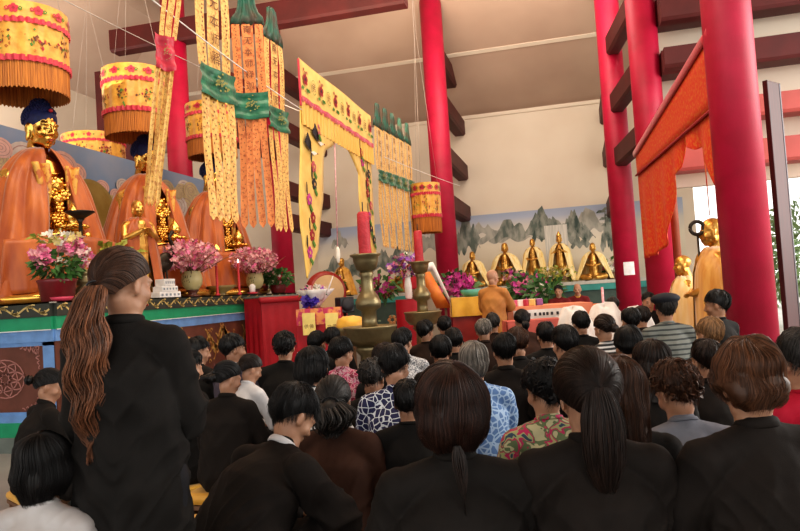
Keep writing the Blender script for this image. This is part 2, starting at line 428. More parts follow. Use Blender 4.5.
inks = [mat('ink_wash_%d' % i, c, .9, c2=c2, scale=3.5, detail=8, contrast=(.4, .6), stretch=(1.6,1,.7)) for i, (c, c2) in enumerate((((.46,.45,.40), (.30,.31,.28)), ((.36,.37,.33), (.13,.16,.14)), ((.30,.32,.28), (.06,.09,.08))))]
def mountains(spec, m, seed, lift):
    """list of (x, z, w, h) crags, outlined by noise"""
    b = MB().use(m, False)
    for (x, z, w, h) in spec:
        n = 26; top = []
        for i in range(n+1):
            u = i/n; e_ = (1-abs(2*u-1)**1.6)
            top.append((x+(u-.5)*w, z+h*e_*(.62+.5*noise.noise(Vector((u*5+seed, x, 0)))+.25*noise.noise(Vector((u*17+seed, x, 3))))))
        for i in range(n):
            b.poly([(top[i][0], -.042-lift, z-.02-.1*h*math.sin(i*.7)), (top[i+1][0], -.042-lift, z-.02-.1*h*math.sin((i+1)*.7)), (top[i+1][0], -.042-lift, max(top[i+1][1], z)), (top[i][0], -.042-lift, max(top[i][1], z))])
    return b
def mu(px, py): p = onY(px, py, YB-.1); return p.x, p.z-1.3
def crag(px, py, wpx, hpx): x, z = mu(px, py); k = 19.3/700; return (x, z, wpx*k, hpx*k*1.7)
far_ = [crag(340, 246, 20, 14), crag(505, 240, 60, 12), crag(478, 234, 40, 10), crag(590, 230, 36, 14), crag(360, 268, 60, 16), crag(425, 250, 50, 16)]
mid_ = [crag(466, 250, 30, 30), crag(473, 240, 18, 14), crag(523, 238, 70, 18), crag(545, 228, 36, 16), crag(575, 240, 40, 22), crag(613, 245, 24, 34), crag(390, 268, 50, 18), crag(340, 272, 40, 14)]
near_ = [crag(460, 252, 14, 16), crag(543, 238, 22, 20), crag(572, 232, 26, 16), crag(609, 243, 9, 24), crag(581, 246, 20, 10), crag(352, 276, 36, 10)]
for nm_, lst, m_, sd_, lf_ in (('far_hill', far_, inks[0], 1, 0), ('mountain', mid_, inks[1], 5, .004), ('crag', near_, inks[2], 9, .008)):
    for i_, sp_ in enumerate(lst): mountains([sp_], m_, sd_+i_, lf_+i_*.0003).build(nm_, mt)
b = MB().use(mat('waterfall_pale', (.72,.70,.64), .8, c2=(.50,.50,.46), scale=9, stretch=(6,1,.2)), False)
x0, z1 = mu(544, 226); x1, _ = mu(567, 226); _, z0 = mu(552, 262)
b.box(((x0+x1)/2, -.056, (z0+z1)/2), (x1-x0, .01, z1-z0)); b.build('waterfall', mt)
# pine tree painted at the right
b = MB().use(inks[2], False)
for (px, py) in ((604, 220), (609, 216), (601, 213), (607, 210), (612, 222), (606, 226)):
    x, z = mu(px, py); b.poly([(x-.14, -.06, z), (x+.14, -.06, z+.02), (x+.08, -.06, z+.07), (x-.06, -.06, z+.08)])
x, z = mu(606, 236); b.poly([(x-.015, -.06, z), (x+.02, -.06, z), (x+.03, -.06, z+.75), (x+.01, -.06, z+.75)]); b.build('painted_pine', mt)

# painted partition behind the big gilded statues ------------------------
PX = -7.86; PT = 4.2; P0 = 3.6; P1 = 15.2
mblue = mat('mural_sky_blue', (.20,.30,.47), .8, c2=(.27,.33,.45), scale=1.2)
pt = thing('painted_screen', 'blue painted screen wall with swirling clouds behind the big gilded statues', 'screen wall', (PX, P0, 0))
b = MB().use(mblue); b.box((-.03, (P1-P0)/2, PT/2), (.06, P1-P0, PT)); b.build('panel', pt)
cl = [mat('cloud_pink', (.66,.44,.40), .85), mat('cloud_pale', (.62,.58,.55), .85), mat('cloud_ochre', (.52,.44,.26), .85), mat('cloud_line', (.40,.27,.27), .85)]
rng = random.Random(3)
b = MB()
lay = 0
for i in range(420):
    y = rng.uniform(.6, P1-P0-.5); z = rng.uniform(1.6, PT-.3) ; r = rng.uniform(.13, .30)
    if z > PT-.22 and rng.random() < .8: continue
    m = rng.choice(cl[:2]+[cl[0], cl[1], cl[2]])
    lay += 1; off = .002+lay*.00015
    for rr, mm_ in ((1, m), (.78, cl[3]), (.72, m), (.46, cl[3]), (.40, m), (.2, cl[3]), (.14, m)):
        off += .00002
        b.use(mm_, False); rad = r*rr
        if z+rad > PT-.02: rad = max(.02, PT-.02-z)
        b.poly([(off, y+rad*math.cos(a)*1.25, z+rad*math.sin(a)*.85) for a in [2*PI*k/18 for k in range(18)]])
b.build('clouds', pt)
halo_m = mat('halo_olive_gold', (.26,.17,.03), .7, c2=(.34,.25,.07), scale=3)
BY = (7.45, 9.75, 12.0)
for y in BY:
    b = MB().use(halo_m, False)
    b.poly([(.09, 0.70*math.cos(2*PI*k/48), 0.70*math.sin(2*PI*k/48)) for k in range(48)])
    b.use(mat('halo_rim', (.34,.26,.08), .6), False)
    n = 48
    for k in range(n):
        a, c = 2*PI*k/n, 2*PI*(k+1)/n
        b.poly([(.092, 0.64*math.cos(a), 0.64*math.sin(a)), (.092, 0.64*math.cos(c), 0.64*math.sin(c)), (.092, 0.70*math.cos(c), 0.70*math.sin(c)), (.092, 0.70*math.cos(a), 0.70*math.sin(a))])
    b.build('painted_halo', pt, (0, y-P0+.35, 2.95))

# ------------------------------------------------------------------ altars
AX = -5.27; AY0 = 6.17; AH = 1.55
scroll_bg = mat('altar_band_black', (.035,.04,.03), .6); scroll_g = mat('altar_scroll_gold', (.62,.46,.17), .55)
alt_green = mat('altar_green', (.012,.30,.14), .5, c2=(.01,.26,.12)); alt_blue = mat('altar_blue', (.16,.32,.62), .5)
alt_brown = mat('altar_panel_brown', (.155,.05,.03), .6, c2=(.11,.035,.02), scale=5)
alt_grey = mat('altar_grey', (.16,.19,.17), .6); alt_fil = mat('altar_filigree_pink', (.45,.20,.17), .6)
drag = mat('altar_dragon_gold', (.52,.32,.09), .55, c2=(.36,.16,.04), scale=16, contrast=(.42,.56))
def altar_side(t, O, U, L, frame=False, dragons=True, bands=None):
    """dress one vertical side with painted mouldings; O bottom corner, U along"""
    O = Vector(O); U = Vector(U); V = Vector((0, 0, 1)); Nn = U.cross(V)
    def strip(nm, z0, z1, m, d):
        b = MB().use(m, False); P = [O+V*z0, O+U*L+V*z0, O+U*L+V*z1, O+V*z1]; Q = [p+Nn*d for p in P]
        b.poly(Q)
        for i in range(4): j = (i+1) % 4; b.poly([P[i], P[j], Q[j], Q[i]])
        return b
    strip('m', 1.265, 1.40, alt_green, .035).build('green_moulding', t)
    b = strip('m', 1.14, 1.265, alt_blue, .02); b.use(white_paint); 
    b.poly([O+V*1.258+Nn*.037, O+U*L+V*1.258+Nn*.037, O+U*L+V*1.268+Nn*.037, O+V*1.268+Nn*.037]); b.build('blue_moulding', t)
    strip('m', .31, .39, alt_blue, .02).build('lower_blue_band', t)
    strip('m', .16, .31, alt_green, .035).build('lower_green_band', t)
    strip('m', 0, .16, alt_grey, .05).build('plinth', t)
    # black band with gold scroll
    b = strip('m', 1.40, 1.55, scroll_bg, .05); b.use(scroll_g, False)
    n = int(L/.30); D = Nn*.053
    def rib(pts, w):
        for i in range(len(pts)-1):
            a, c = Vector((pts[i][0], pts[i][1])), Vector((pts[i+1][0], pts[i+1][1])); d = (c-a).normalized(); nn = Vector((-d.y, d.x))*w
            b.poly([O+U*p.x+V*p.y+D for p in (a-nn, c-nn, c+nn, a+nn)])
    for k in range(n):
        x = (k+.5)*L/n; w = L/n
        rib([(x+w*(u-.5), 1.475+.035*math.sin(2*PI*u)) for u in [i/10 for i in range(11)]], .010)
        for sgn, x_ in ((1, x-w*.22), (-1, x+w*.22)):
            rib([(x_+.045*(1-.08*i)*math.cos(i*.7), 1.475+sgn*(.008+.045*(1-.08*i)*math.sin(i*.7))) for i in range(7)], .008)
            rib([(x_, 1.475+sgn*.02), (x_+.03, 1.475+sgn*.055), (x_+.07, 1.475+sgn*.05)], .008)
    b.build('scroll_border', t)
    # painted panel
    b = MB().use(alt_brown, False); b.poly([O+V*.39+Nn*.004, O+U*L+V*.39+Nn*.004, O+U*L+V*1.14+Nn*.004, O+V*1.14+Nn*.004])
    D = Nn*.008
    if frame:
        b.use(alt_blue)
        for (a0, a1, z0, z1) in ((L-.14, L, .39, 1.14), (0, L, .39, .42), (0, L, 1.10, 1.14)):
            b.poly([O+U*x+V*z+D for x, z in ((a0, z0), (a1, z0), (a1, z1), (a0, z1))])
        b.use(alt_fil); D = Nn*.012
        cxx, cz = L-.62, .77
        for k in range(16):
            a = 2*PI*k/16
            rib([(cxx+(.04+.05*i)*math.cos(a+.25*i*(-1)**k), cz+(.04+.038*i)*math.sin(a+.25*i*(-1)**k)) for i in range(5)], .007)
        for rr in (.05, .13, .2): rib([(cxx+rr*1.2*math.cos(2*PI*i/20), cz+rr*math.sin(2*PI*i/20)) for i in range(21)], .006)
        for sx_, sz_ in ((-1, -1), (-1, 1)):
            px_, pz_ = L-.18, .77-sz_*.33
            for j in range(5):
                rib([(px_-.05*j, pz_), (px_-.05*j-.02, pz_+sz_*.06*(5-j)/3), (px_-.05*j-.04, pz_+sz_*.02)], .006)
                rib([(px_, pz_+sz_*.05*j), (px_-.05*(5-j)/3, pz_+sz_*(.05*j+.02)), (px_-.01, pz_+sz_*(.05*j+.04))], .006)
    elif dragons:
        rg = random.Random(5); b.use(drag); D = Nn*.01; x = .7
        while x < L-.4:                      # flying dragons and flame clouds
            pts = [(x+.05*i, .78+.13*math.sin(i*.75)+.015*i) for i in range(14)]
            for i in range(13):
                w = .05*math.sin(PI*(i+1)/15)+.012; rib([pts[i], pts[i+1]], w)
                if i % 2 == 0:
                    for sg in (-1, 1): rib([pts[i], (pts[i][0]-.05, pts[i][1]+sg*.11), (pts[i][0]-.09, pts[i][1]+sg*.13)], .012)
            hx, hz = pts[-1]; b.poly([O+U*(hx+.11*math.cos(a)*(1+.3*math.cos(3*a)))+V*(hz+.09*math.sin(a)*(1+.3*math.sin(4*a)))+D for a in [2*PI*i/16 for i in range(16)]])
            for _ in range(7):
                fx, fz = x+rg.uniform(-.1, .9), rg.uniform(.46, 1.06); rib([(fx+.04*math.cos(i)*(1-i*.12), fz+.04*math.sin(i)*(1-i*.12)) for i in range(6)], .010)
            x += 1.15
    b.build('painted_panel', t)
t = thing('altar', 'long painted altar with green, blue and gold scroll bands under the big gilded statues', 'altar', (AX, AY0, 0))
b = MB().use(alt_brown); b.box((-1.18, 3.2, 1.535/2), (2.36, 6.4, 1.535)); b.build('core', t)
b = MB().use(mat('altar_top_stone', (.34,.32,.28), .4)); b.box((-1.16, 3.2, 1.5425), (2.42, 6.5, .015)); b.build('top_slab', t)
altar_side(t, (0, 0, 0), (0, 1, 0), 6.4)
altar_side(t, (-2.36, 0, 0), (1, 0, 0), 2.36, frame=True)
# back altars with the row of small gilded figures
def back_altar(x0, x1, label, y=18.0, h=1.42):
    t = thing('altar', label, 'altar', (x0, y, 0)); L = x1-x0
    MB().use(mat('altar_top_pale', (.55,.54,.48), .5)).box((L/2, .45, h-.04), (L, .98, .08)).build('top_slab', t)
    b = MB().use(teal); b.box((L/2, .02, h-.16), (L, .1, .15)); b.build('teal_moulding', t)
    b = MB().use(mat('altar_dark_green', (.06,.10,.085), .6)); b.box((L/2, .45, (h-.2)/2), (L, .84, h-.2))
    b.use(mat('altar_rosette', (.62,.30,.12), .6)); n = max(1, int(L/.9))
    for k in range(n):
        x = (k+.5)*L/n
        for q in range(6):
            a = 2*PI*q/6; b.ell((x+.09*math.cos(a), .03, .72+.09*math.sin(a)), (.05, .006, .05), nu=8, nv=4)
    b.use(mat('altar_leafy', (.30,.38,.24), .6))
    for k in range(n*5):
        x = (k+.5)*L/(n*5); b.ell((x, .028, .72+.16*math.sin(k*1.9)), (.05, .004, .03), nu=6, nv=4)
    b.build('painted_front', t); return t
xa = at(338, 300, 17.0).x
back_altar(-6.15, -4.35, 'short teal edged altar between the two bronze candlesticks')
xl = onY(522, 295, 18.0).x; back_altar(-3.0, 2.2, 'long teal edged altar under the five small gilded figures')
# ------------------------------------------------------------------ shared figure pieces
def xf(loc=(0,0,0), rz=0., rx=0., ry=0., s=1.):
    return Matrix.Translation(Vector(loc)) @ Matrix.Rotation(rz, 4, 'Z') @ Matrix.Rotation(ry, 4, 'Y') @ Matrix.Rotation(rx, 4, 'X') @ Matrix.Diagonal((s, s, s, 1))
def head_prims(b, M, lobes=False, neck=True, fine=True, nose=1.):
    """b: builder; M: 4x4 of the head centre; faces +Y"""
    b.X = M
    b.ell((0, -.014, .035), (.074, .092, .084), nu=24, nv=16)
    b.ell((0, .018, -.022), (.063, .070, .086), nu=24, nv=16)
    b.ell((0, .030, -.072), (.045, .048, .036)); b.ell((0, .060, -.094), (.021, .019, .017))
    for s in (-1, 1):
        b.ell((s*.036, .054, -.028), (.027, .027, .028))
        b.ell((s*.040, .012, -.070), (.020, .034, .028))
        b.ell((s*.077, -.008, -.012), (.008, .020, .032), rot=Matrix.Rotation(s*R(16), 3, 'Z'))
        b.ell((s*.029, .074, .022), (.026, .014, .009))
        if lobes: b.ell((s*.077, -.004, -.052), (.010, .014, .032))
        if fine: b.ell((s*.011, .092, -.030), (.009, .010, .008)); b.ell((s*.030, .070, .001), (.018, .015, .011))
    b.capsule([(0, .084, .016), (0, .096, -.008), (0, .104*nose+.0, -.026)], [.008, .009, .012], n=10)
    b.ell((0, .082, -.056), (.024, .012, .0075)); b.ell((0, .080, -.069), (.020, .012, .0085))
    if neck: b.capsule([(0, -.018, -.05), (0, -.034, -.17)], [.054, .058])
    b.X = None
def hand_prims(b, M, side=1, curl=.35, s=1.):
    """open relaxed hand: wrist at origin, fingers along +Y, palm facing -Z, side=1 thumb toward +X"""
    b.X = M @ Matrix.Diagonal((s, s, s, 1))
    b.capsule([(0, 0, 0), (0, .045, -.002), (0, .078, -.003)], [(.027, .019), (.037, .016), (.038, .013)], hint=(0, 0, 1), n=14)
    for i, (x, L, dx) in enumerate(((.030, .068, .10), (.011, .078, .02), (-.009, .071, -.05), (-.028, .056, -.14))):
        p = Vector((side*x, .082, -.003)); a = 0; P = [p - Vector((0, .02, 0)), p]
        for q, f in enumerate((.42, .32, .26)):
            a += curl*(.6+.5*q)*(1+.12*i); p = p + Vector((side*dx*.3, math.cos(a), -math.sin(a)))*L*f; P.append(p)
        b.capsule(P, [.0098, .0096, .0088, .0082, .0072], n=8)
    b.capsule([(side*.022, .018, -.004), (side*.046, .042, -.012), (side*.058, .068, -.020), (side*.062, .090, -.028)], [.014, .0125, .0105, .009], n=8)
    b.X = None

def cape(name, parent, m, z0, z1, r0, rs, rb, open0, open1, seed, folds=9, amp=.05, shoulder=.22, back=0., nv=26, nu=110, thick=.012, facing=PI/2):
    """draped cape hung from the neck: open at the front; r* = (across, deep)"""
    b = MB().use(m)
    def P(u, v):
        op = open0 + (open1-open0)*v**1.1
        a = facing + op + (2*PI-2*op)*u
        if v < shoulder:
            t = v/shoulder; t2 = t**.85; rx = r0[0]+(rs[0]-r0[0])*t2; ry = r0[1]+(rs[1]-r0[1])*t2; z = z0 - (z0-z1)*(shoulder*.85)*(.65*t+.35*t**3)
        else:
            t = (v-shoulder)/(1-shoulder); rx = rs[0]+(rb[0]-rs[0])*t**.95; ry = rs[1]+(rb[1]-rs[1])*t**.95
            zs = z0-(z0-z1)*shoulder*.85; z = zs + (z1-zs)*t
        f = amp*(v**.8)*(math.sin(folds*a+seed+.8*math.sin(2.3*v+seed)) + .45*math.sin(2.3*folds*a+1.7*seed+v*2))
        f += amp*.5*noise.noise(Vector((a*2, v*4, seed)))
        x = (rx+f)*math.cos(a); y = (ry+f)*math.sin(a) - back*v
        return (x, y, z+.02*noise.noise(Vector((a*3, v*2, seed+4))))
    b.grid(P, nu, nv)
    o = b.build(name, parent); s = o.modifiers.new('solid', 'SOLIDIFY'); s.thickness = thick; return o

eye_dark = mat('eye_dark', (.03,.02,.015), .3); hair_blue = mat('statue_hair_blue', (.012,.022,.12), .6, c2=(.008,.012,.07), scale=20)
lip_m = mat('lip_red', (.45,.08,.06), .5)
# ------------------------------------------------------------------ big seated gilded statues
def buddha(y, label, z=AH):
    t = thing('gilded_statue', label, 'statue', (-6.66, y+.24, z), -PI/2 - R(16)); S = 2.35
    b = MB(); H = xf((0, .06, 2.30), rx=R(-10), s=S)
    head_prims(b, H, lobes=True)
    b.capsule([(0, 0, .35), (0, -.02, .9), (0, 0, 1.45), (0, 0, 1.75)], [(.42, .34), (.36, .28), (.46, .28), (.40, .22)])
    b.capsule([(-.36, 0, 1.64), (.36, 0, 1.64)], [.16, .16])
    for s in (-1, 1):
        b.capsule([(s*.42, 0, 1.60), (s*.48, .10, 1.15), (s*.30, .42, .85)], [.15, .125, .09])
        b.capsule([(s*.25, .1, .28), (s*.68, .30, .26), (s*.25, .48, .22)], [.24, .17, .12])
        hand_prims(b, xf((s*.28, .44, .84), rz=s*R(68), rx=R(12)), side=-s, curl=.25, s=2.2)
    o = link('body', remesh(b, .014, 5, mat_=gold_metal, name='body'), t)
    b = MB().use(hair_blue); C = Vector((0, -.014, .04)); b.X = H
    b.ell((0, -.022, .047), (.083, .098, .085)); b.ell((0, -.03, .125), (.045, .048, .035))
    k = 0; gold_a = PI*(3-5**.5)
    for i in range(330):
        zz = 1-(i+.5)/330*1.35; rr = math.sqrt(max(0, 1-zz*zz)); a = i*gold_a
        d = Vector((rr*math.cos(a), rr*math.sin(a), zz))
        if d.y > .25 and d.z < .52: continue
        if abs(d.x) > .55 and d.z < -.12 and d.y > -.2: continue
        b.ell((d.x*.084, -.022+d.y*.099, .047+d.z*.086), .0085, nu=6, nv=4)
    for i in range(40):
        zz = 1-(i+.5)/40*.9; rr = math.sqrt(max(0, 1-zz*zz)); a = i*gold_a
        b.ell((rr*math.cos(a)*.047, -.03+rr*math.sin(a)*.05, .125+zz*.037), .008, nu=6, nv=4)
    b.build('hair', t)
    b = MB().use(mat('jewel_red', (.5,.02,.04), .3)); b.X = H; b.ell((0, .072, .098), (.012, .008, .010)); b.build('hair_jewel', t)
    b = MB().use(eye_dark); b.X = H
    for s in (-1, 1):
        b.tube([(s*.014, .0895, .000), (s*.029, .0885, -.003), (s*.044, .0785, .001)], [.0012, .0024, .001], n=6)
        b.tube([(s*.010, .092, .022), (s*.028, .090, .029), (s*.048, .078, .020)], [.001, .0018, .001], n=6)
    b.build('eye_lines', t)
    b = MB().use(lip_m); b.X = H; b.ell((0, .0925, -.058), (.017, .004, .0035)); b.ell((0, .0905, -.066), (.013, .004, .004)); b.build('lips', t)
    # necklace, chest ornament, and the lotus held in the lap
    b = MB().use(gold_metal)
    for rr, zz in ((.20, 1.83), (.27, 1.70)):
        b.tube([(rr*math.cos(a), .08+rr*.95*math.sin(a)*1.0, zz-.16*math.sin(a)) for a in [PI*i/14 for i in range(15)]], .018, n=6)
    for x_, z_, r_ in ((0, 1.52, .10), (-.09, 1.40, .06), (.09, 1.40, .06), (0, 1.34, .08), (0, 1.22, .05), (-.05, 1.12, .045), (.06, 1.08, .05), (0, 1.0, .06)):
        b.ell((x_, .33, z_), (r_, .05, r_)); 
        for k in range(6): b.ell((x_+r_*.9*math.cos(k*PI/3), .36, z_+r_*.9*math.sin(k*PI/3)), .024, nu=8, nv=6)
    b.build('necklace', t)
    b = MB().use(gold_metal); b.lathe([(.03, .9), (.13, .92), (.10, .97), (.05, 1.0), (.09, 1.04), (.10, 1.10), (.03, 1.2), (.005, 1.25)], c=(0, .62, 0), n=16)
    for k in range(10): a = 2*PI*k/10; b.ell((.14*math.cos(a), .62+.14*math.sin(a), .95), (.05, .05, .028), nu=8, nv=6)
    b.build('lotus_jar', t)
    cape('orange_cape', t, orange_robe, 2.03, .06, (.15, .13), (.58, .38), (1.00, .74), R(11), R(27), seed=y, folds=11, amp=.06, shoulder=.30)
    b = MB().use(orange_robe)            # cape edges gathered over the lap
    b.grid(lambda u, v: ((-.80+1.6*u)*(1+.1*v), .46+.32*math.sin(PI*u)*(.7+.4*v)+.04*math.sin(u*38)*v, .78-.66*v+.05*math.sin(PI*u)), 60, 10)
    o = b.build('lap_cloth', t); s_ = o.modifiers.new('solid', 'SOLIDIFY'); s_.thickness = .012
    b = MB().use(mat('inner_robe_redgold', (.50,.14,.04), .45, c2=(.70,.40,.08), scale=12, contrast=(.5,.58)))
    for s in (-1, 1): b.grid(lambda u, v: (s*(.33-.28*v*(1-v)*1.2 - .22*u*(1-v)), .32+.06*math.sin(u*9)*(1-v)+.02*math.sin(v*7), 1.78-1.15*v), 8, 20)
    o = b.build('inner_robe', t); s_ = o.modifiers.new('solid', 'SOLIDIFY'); s_.thickness = .01
    MB().use(gold_metal).lathe([(.75, 0), (.95, .03), (.98, .09), (.86, .14), (.7, .16)], n=48, wob=lambda a, k: 1+.04*abs(math.sin(9*a))).build('lotus_base', t)
    return t
buddha(BY[0], 'large gilded statue with blue curled hair nearest at the left, in an orange cape')
buddha(BY[1], 'large gilded statue in orange cape, the second along the altar, behind the leftmost streamer')
buddha(BY[2]-.1, 'large orange caped statue farthest along the altar, hidden behind the green square streamers')

# ------------------------------------------------------------------ small gilded figures
gilt = mat('gilding_bright', (.78,.48,.13), .30, metal=.8, c2=(.50,.24,.05), scale=9, bump=.25, bscale=25)
cape_yel = mat('cape_pale_yellow', (.90,.78,.45), .65, c2=(.82,.60,.22), scale=7, stretch=(3,3,.5), bump=.2, bscale=12)
def small_statue(loc, rz, label, h=1.15, capem=cape_yel, seed=0, stand=False, crown=False, group=None, pose='lap', base=True, openw=None, gm=None, wide=1.):
    """figure of total height h"""
    t = thing('gilded_figure', label, 'statue', loc, rz); 
    if group: t['group'] = group
    S = h/1.30 if not stand else h/1.72
    b = MB(); Z0 = 0 if not stand else .42
    H = xf((0, .02, (1.13+Z0)*S), s=S*1.25, rx=R(-6))
    head_prims(b, H, lobes=True, fine=False)
    if crown: 
        b.X = H; b.lathe([(.06, .07), (.085, .09), (.05, .15), (.02, .2), (.005, .23)], n=12); b.X = None
    b.capsule([(0, 0, (.16+Z0)*S), (0, 0, (.45+Z0)*S), (0, 0, (.85+Z0)*S)], [(.20*S, .16*S), (.21*S, .17*S), (.20*S, .12*S)])
    b.capsule([(-.19*S, 0, (.84+Z0)*S), (.19*S, 0, (.84+Z0)*S)], [.085*S, .085*S])
    for s in (-1, 1):
        if pose == 'lap': E, W = (s*.30*S, .06*S, (.58+Z0)*S), (s*.10*S, .24*S, (.50+Z0)*S)
        else: E, W = (s*.28*S, .08*S, (.60+Z0)*S), (s*.05*S, .26*S, (.74+Z0)*S)
        b.capsule([(s*.23*S, 0, (.82+Z0)*S), E, W], [.07*S, .058*S, .042*S])
        hand_prims(b, xf(W, rz=s*R(55), rx=R(20 if pose != 'lap' else 0)), side=-s, s=S)
        if not stand: b.capsule([(s*.12*S, .05*S, .14*S), (s*.36*S, .20*S, .13*S), (s*.12*S, .32*S, .10*S)], [.12*S, .10*S, .07*S])
        else: b.capsule([(s*.10*S, 0, .6*S), (s*.11*S, .02*S, .08*S), (s*.11*S, .12*S, .05*S)], [.12*S, .10*S, .05*S])
    link('body', remesh(b, .012*max(.8, S), 3, mat_=gm or gilt), t)
    b = MB().use(gold_metal)
    for x_, z_ in ((0, .74), (-.05, .66), (.05, .66), (0, .58)): b.ell((x_*S, .17*S, (z_+Z0)*S), .035*S, nu=8, nv=6)
    b.build('chest_ornament', t)
    cape('cape', t, capem, (.97+Z0)*S, .03, (.10*S, .09*S), (.29*S*wide, .17*S*wide), ((.50 if not stand else .42)*S*min(wide, 1.2), (.34 if not stand else .28)*S), R(20) if openw is None else R(openw[0]), R(60 if not stand else 50) if openw is None else R(openw[1]), seed, folds=8, amp=.02, nu=64, nv=14, thick=.008)
    if base: MB().use(bronze).lathe([(.30*S, -.0), (.34*S, .015), (.30*S, .05)], n=24).build('plinth', t)
    return t
G5 = 'gilded figures on the back altar'
for i, (px, py, hh, st, lab, pose) in enumerate(((474, 250, 1.15, 0, 'seated gilded figure in yellow cape, leftmost on the long back altar', 'lap'),
        (507, 241, 1.35, 0, 'round bellied gilded figure in yellow cape left of the waterfall on the mural', 'lap'),
        (535, 237, 1.62, 1, 'standing gilded figure in yellow cape, third of five from the column', 'lap'),
        (562, 233, 1.66, 1, 'standing gilded figure in yellow cape under the painted waterfall', 'pray'),
        (595, 241, 1.45, 0, 'seated gilded figure in yellow cape, rightmost of the five', 'lap'))):
    p = onY(px, 280, 18.75); top = onY(px, py, 18.75).z; hh = top-1.42
    small_statue((p.x, 18.75, 1.42), PI - .12, lab, hh*.98, seed=i*1.7, stand=bool(st), group=G5, pose=pose, crown=(i == 3), wide=1.22)
for i, (px, py, Yd, lab) in enumerate(((342, 257, 18.2, 'gilded figure in gold cape above the round red drum, left of the big candle'), (404, 254, 18.2, 'gilded figure between the two red candles, behind the red lectern top'))):
    p = onY(px, 285, 18.3); top = onY(px, py, 18.3).z
    small_statue((p.x, 18.4, 1.42), PI-.35, lab, top-1.42, capem=satin_gold, seed=5+i*2.1, group=G5)
p = onX(141, 290, -5.85); top = onX(137, 199, -5.85).z
small_statue((p.x, p.y, AH), -PI/2-.5, 'small gilded figure in orange cape standing before the second large statue', top-AH, capem=orange_robe, seed=2.2, stand=True, pose='pray', openw=(10, 22))
# statues at the open right side
cream_cape = mat('satin_cream', (.86,.66,.36), .45, c2=(.80,.55,.22), scale=3, sheen=.3, bump=.15, bscale=10, stretch=(3,3,.5))
def tall_guard(px, py, Z, label, cm, ring):
    g = at(px+10, 330, Z); top = at(px, py, Z).z
    t = small_statue((g.x, g.y, 0), PI*.5, label, top, capem=cm, seed=px*.1, stand=True, pose='lap', base=True, openw=(6, 12), wide=1.28)
    if ring:
        b = MB().use(dark_bronze); r0 = at(697, 228, Z); v = r0-g; lx = v.x*0+.0
        M = Matrix.Rotation(-PI*.5, 3, 'Z'); v = M @ Vector((v.x, v.y, 0))
        b.tube([(v.x+0, v.y+.085*math.cos(a), r0.z+.085*math.sin(a)) for a in [2*PI*k/20 for k in range(21)]], .024, n=8)
        b.tube([(v.x, v.y, .05), (v.x, v.y, r0.z-.08)], .014, n=8); b.build('ringed_staff', t)
    return t
tall_guard(711, 216, 9.2, 'tall golden caped statue with a ringed staff against the bright outside', mat('satin_amber', (.80,.47,.13), .4, c2=(.62,.28,.05), scale=3, sheen=.3, bump=.2, bscale=8, stretch=(3,3,.4)), True)
tall_guard(679, 254, 10.2, 'shorter statue in pale yellow cape left of the tall golden one', cream_cape, False)

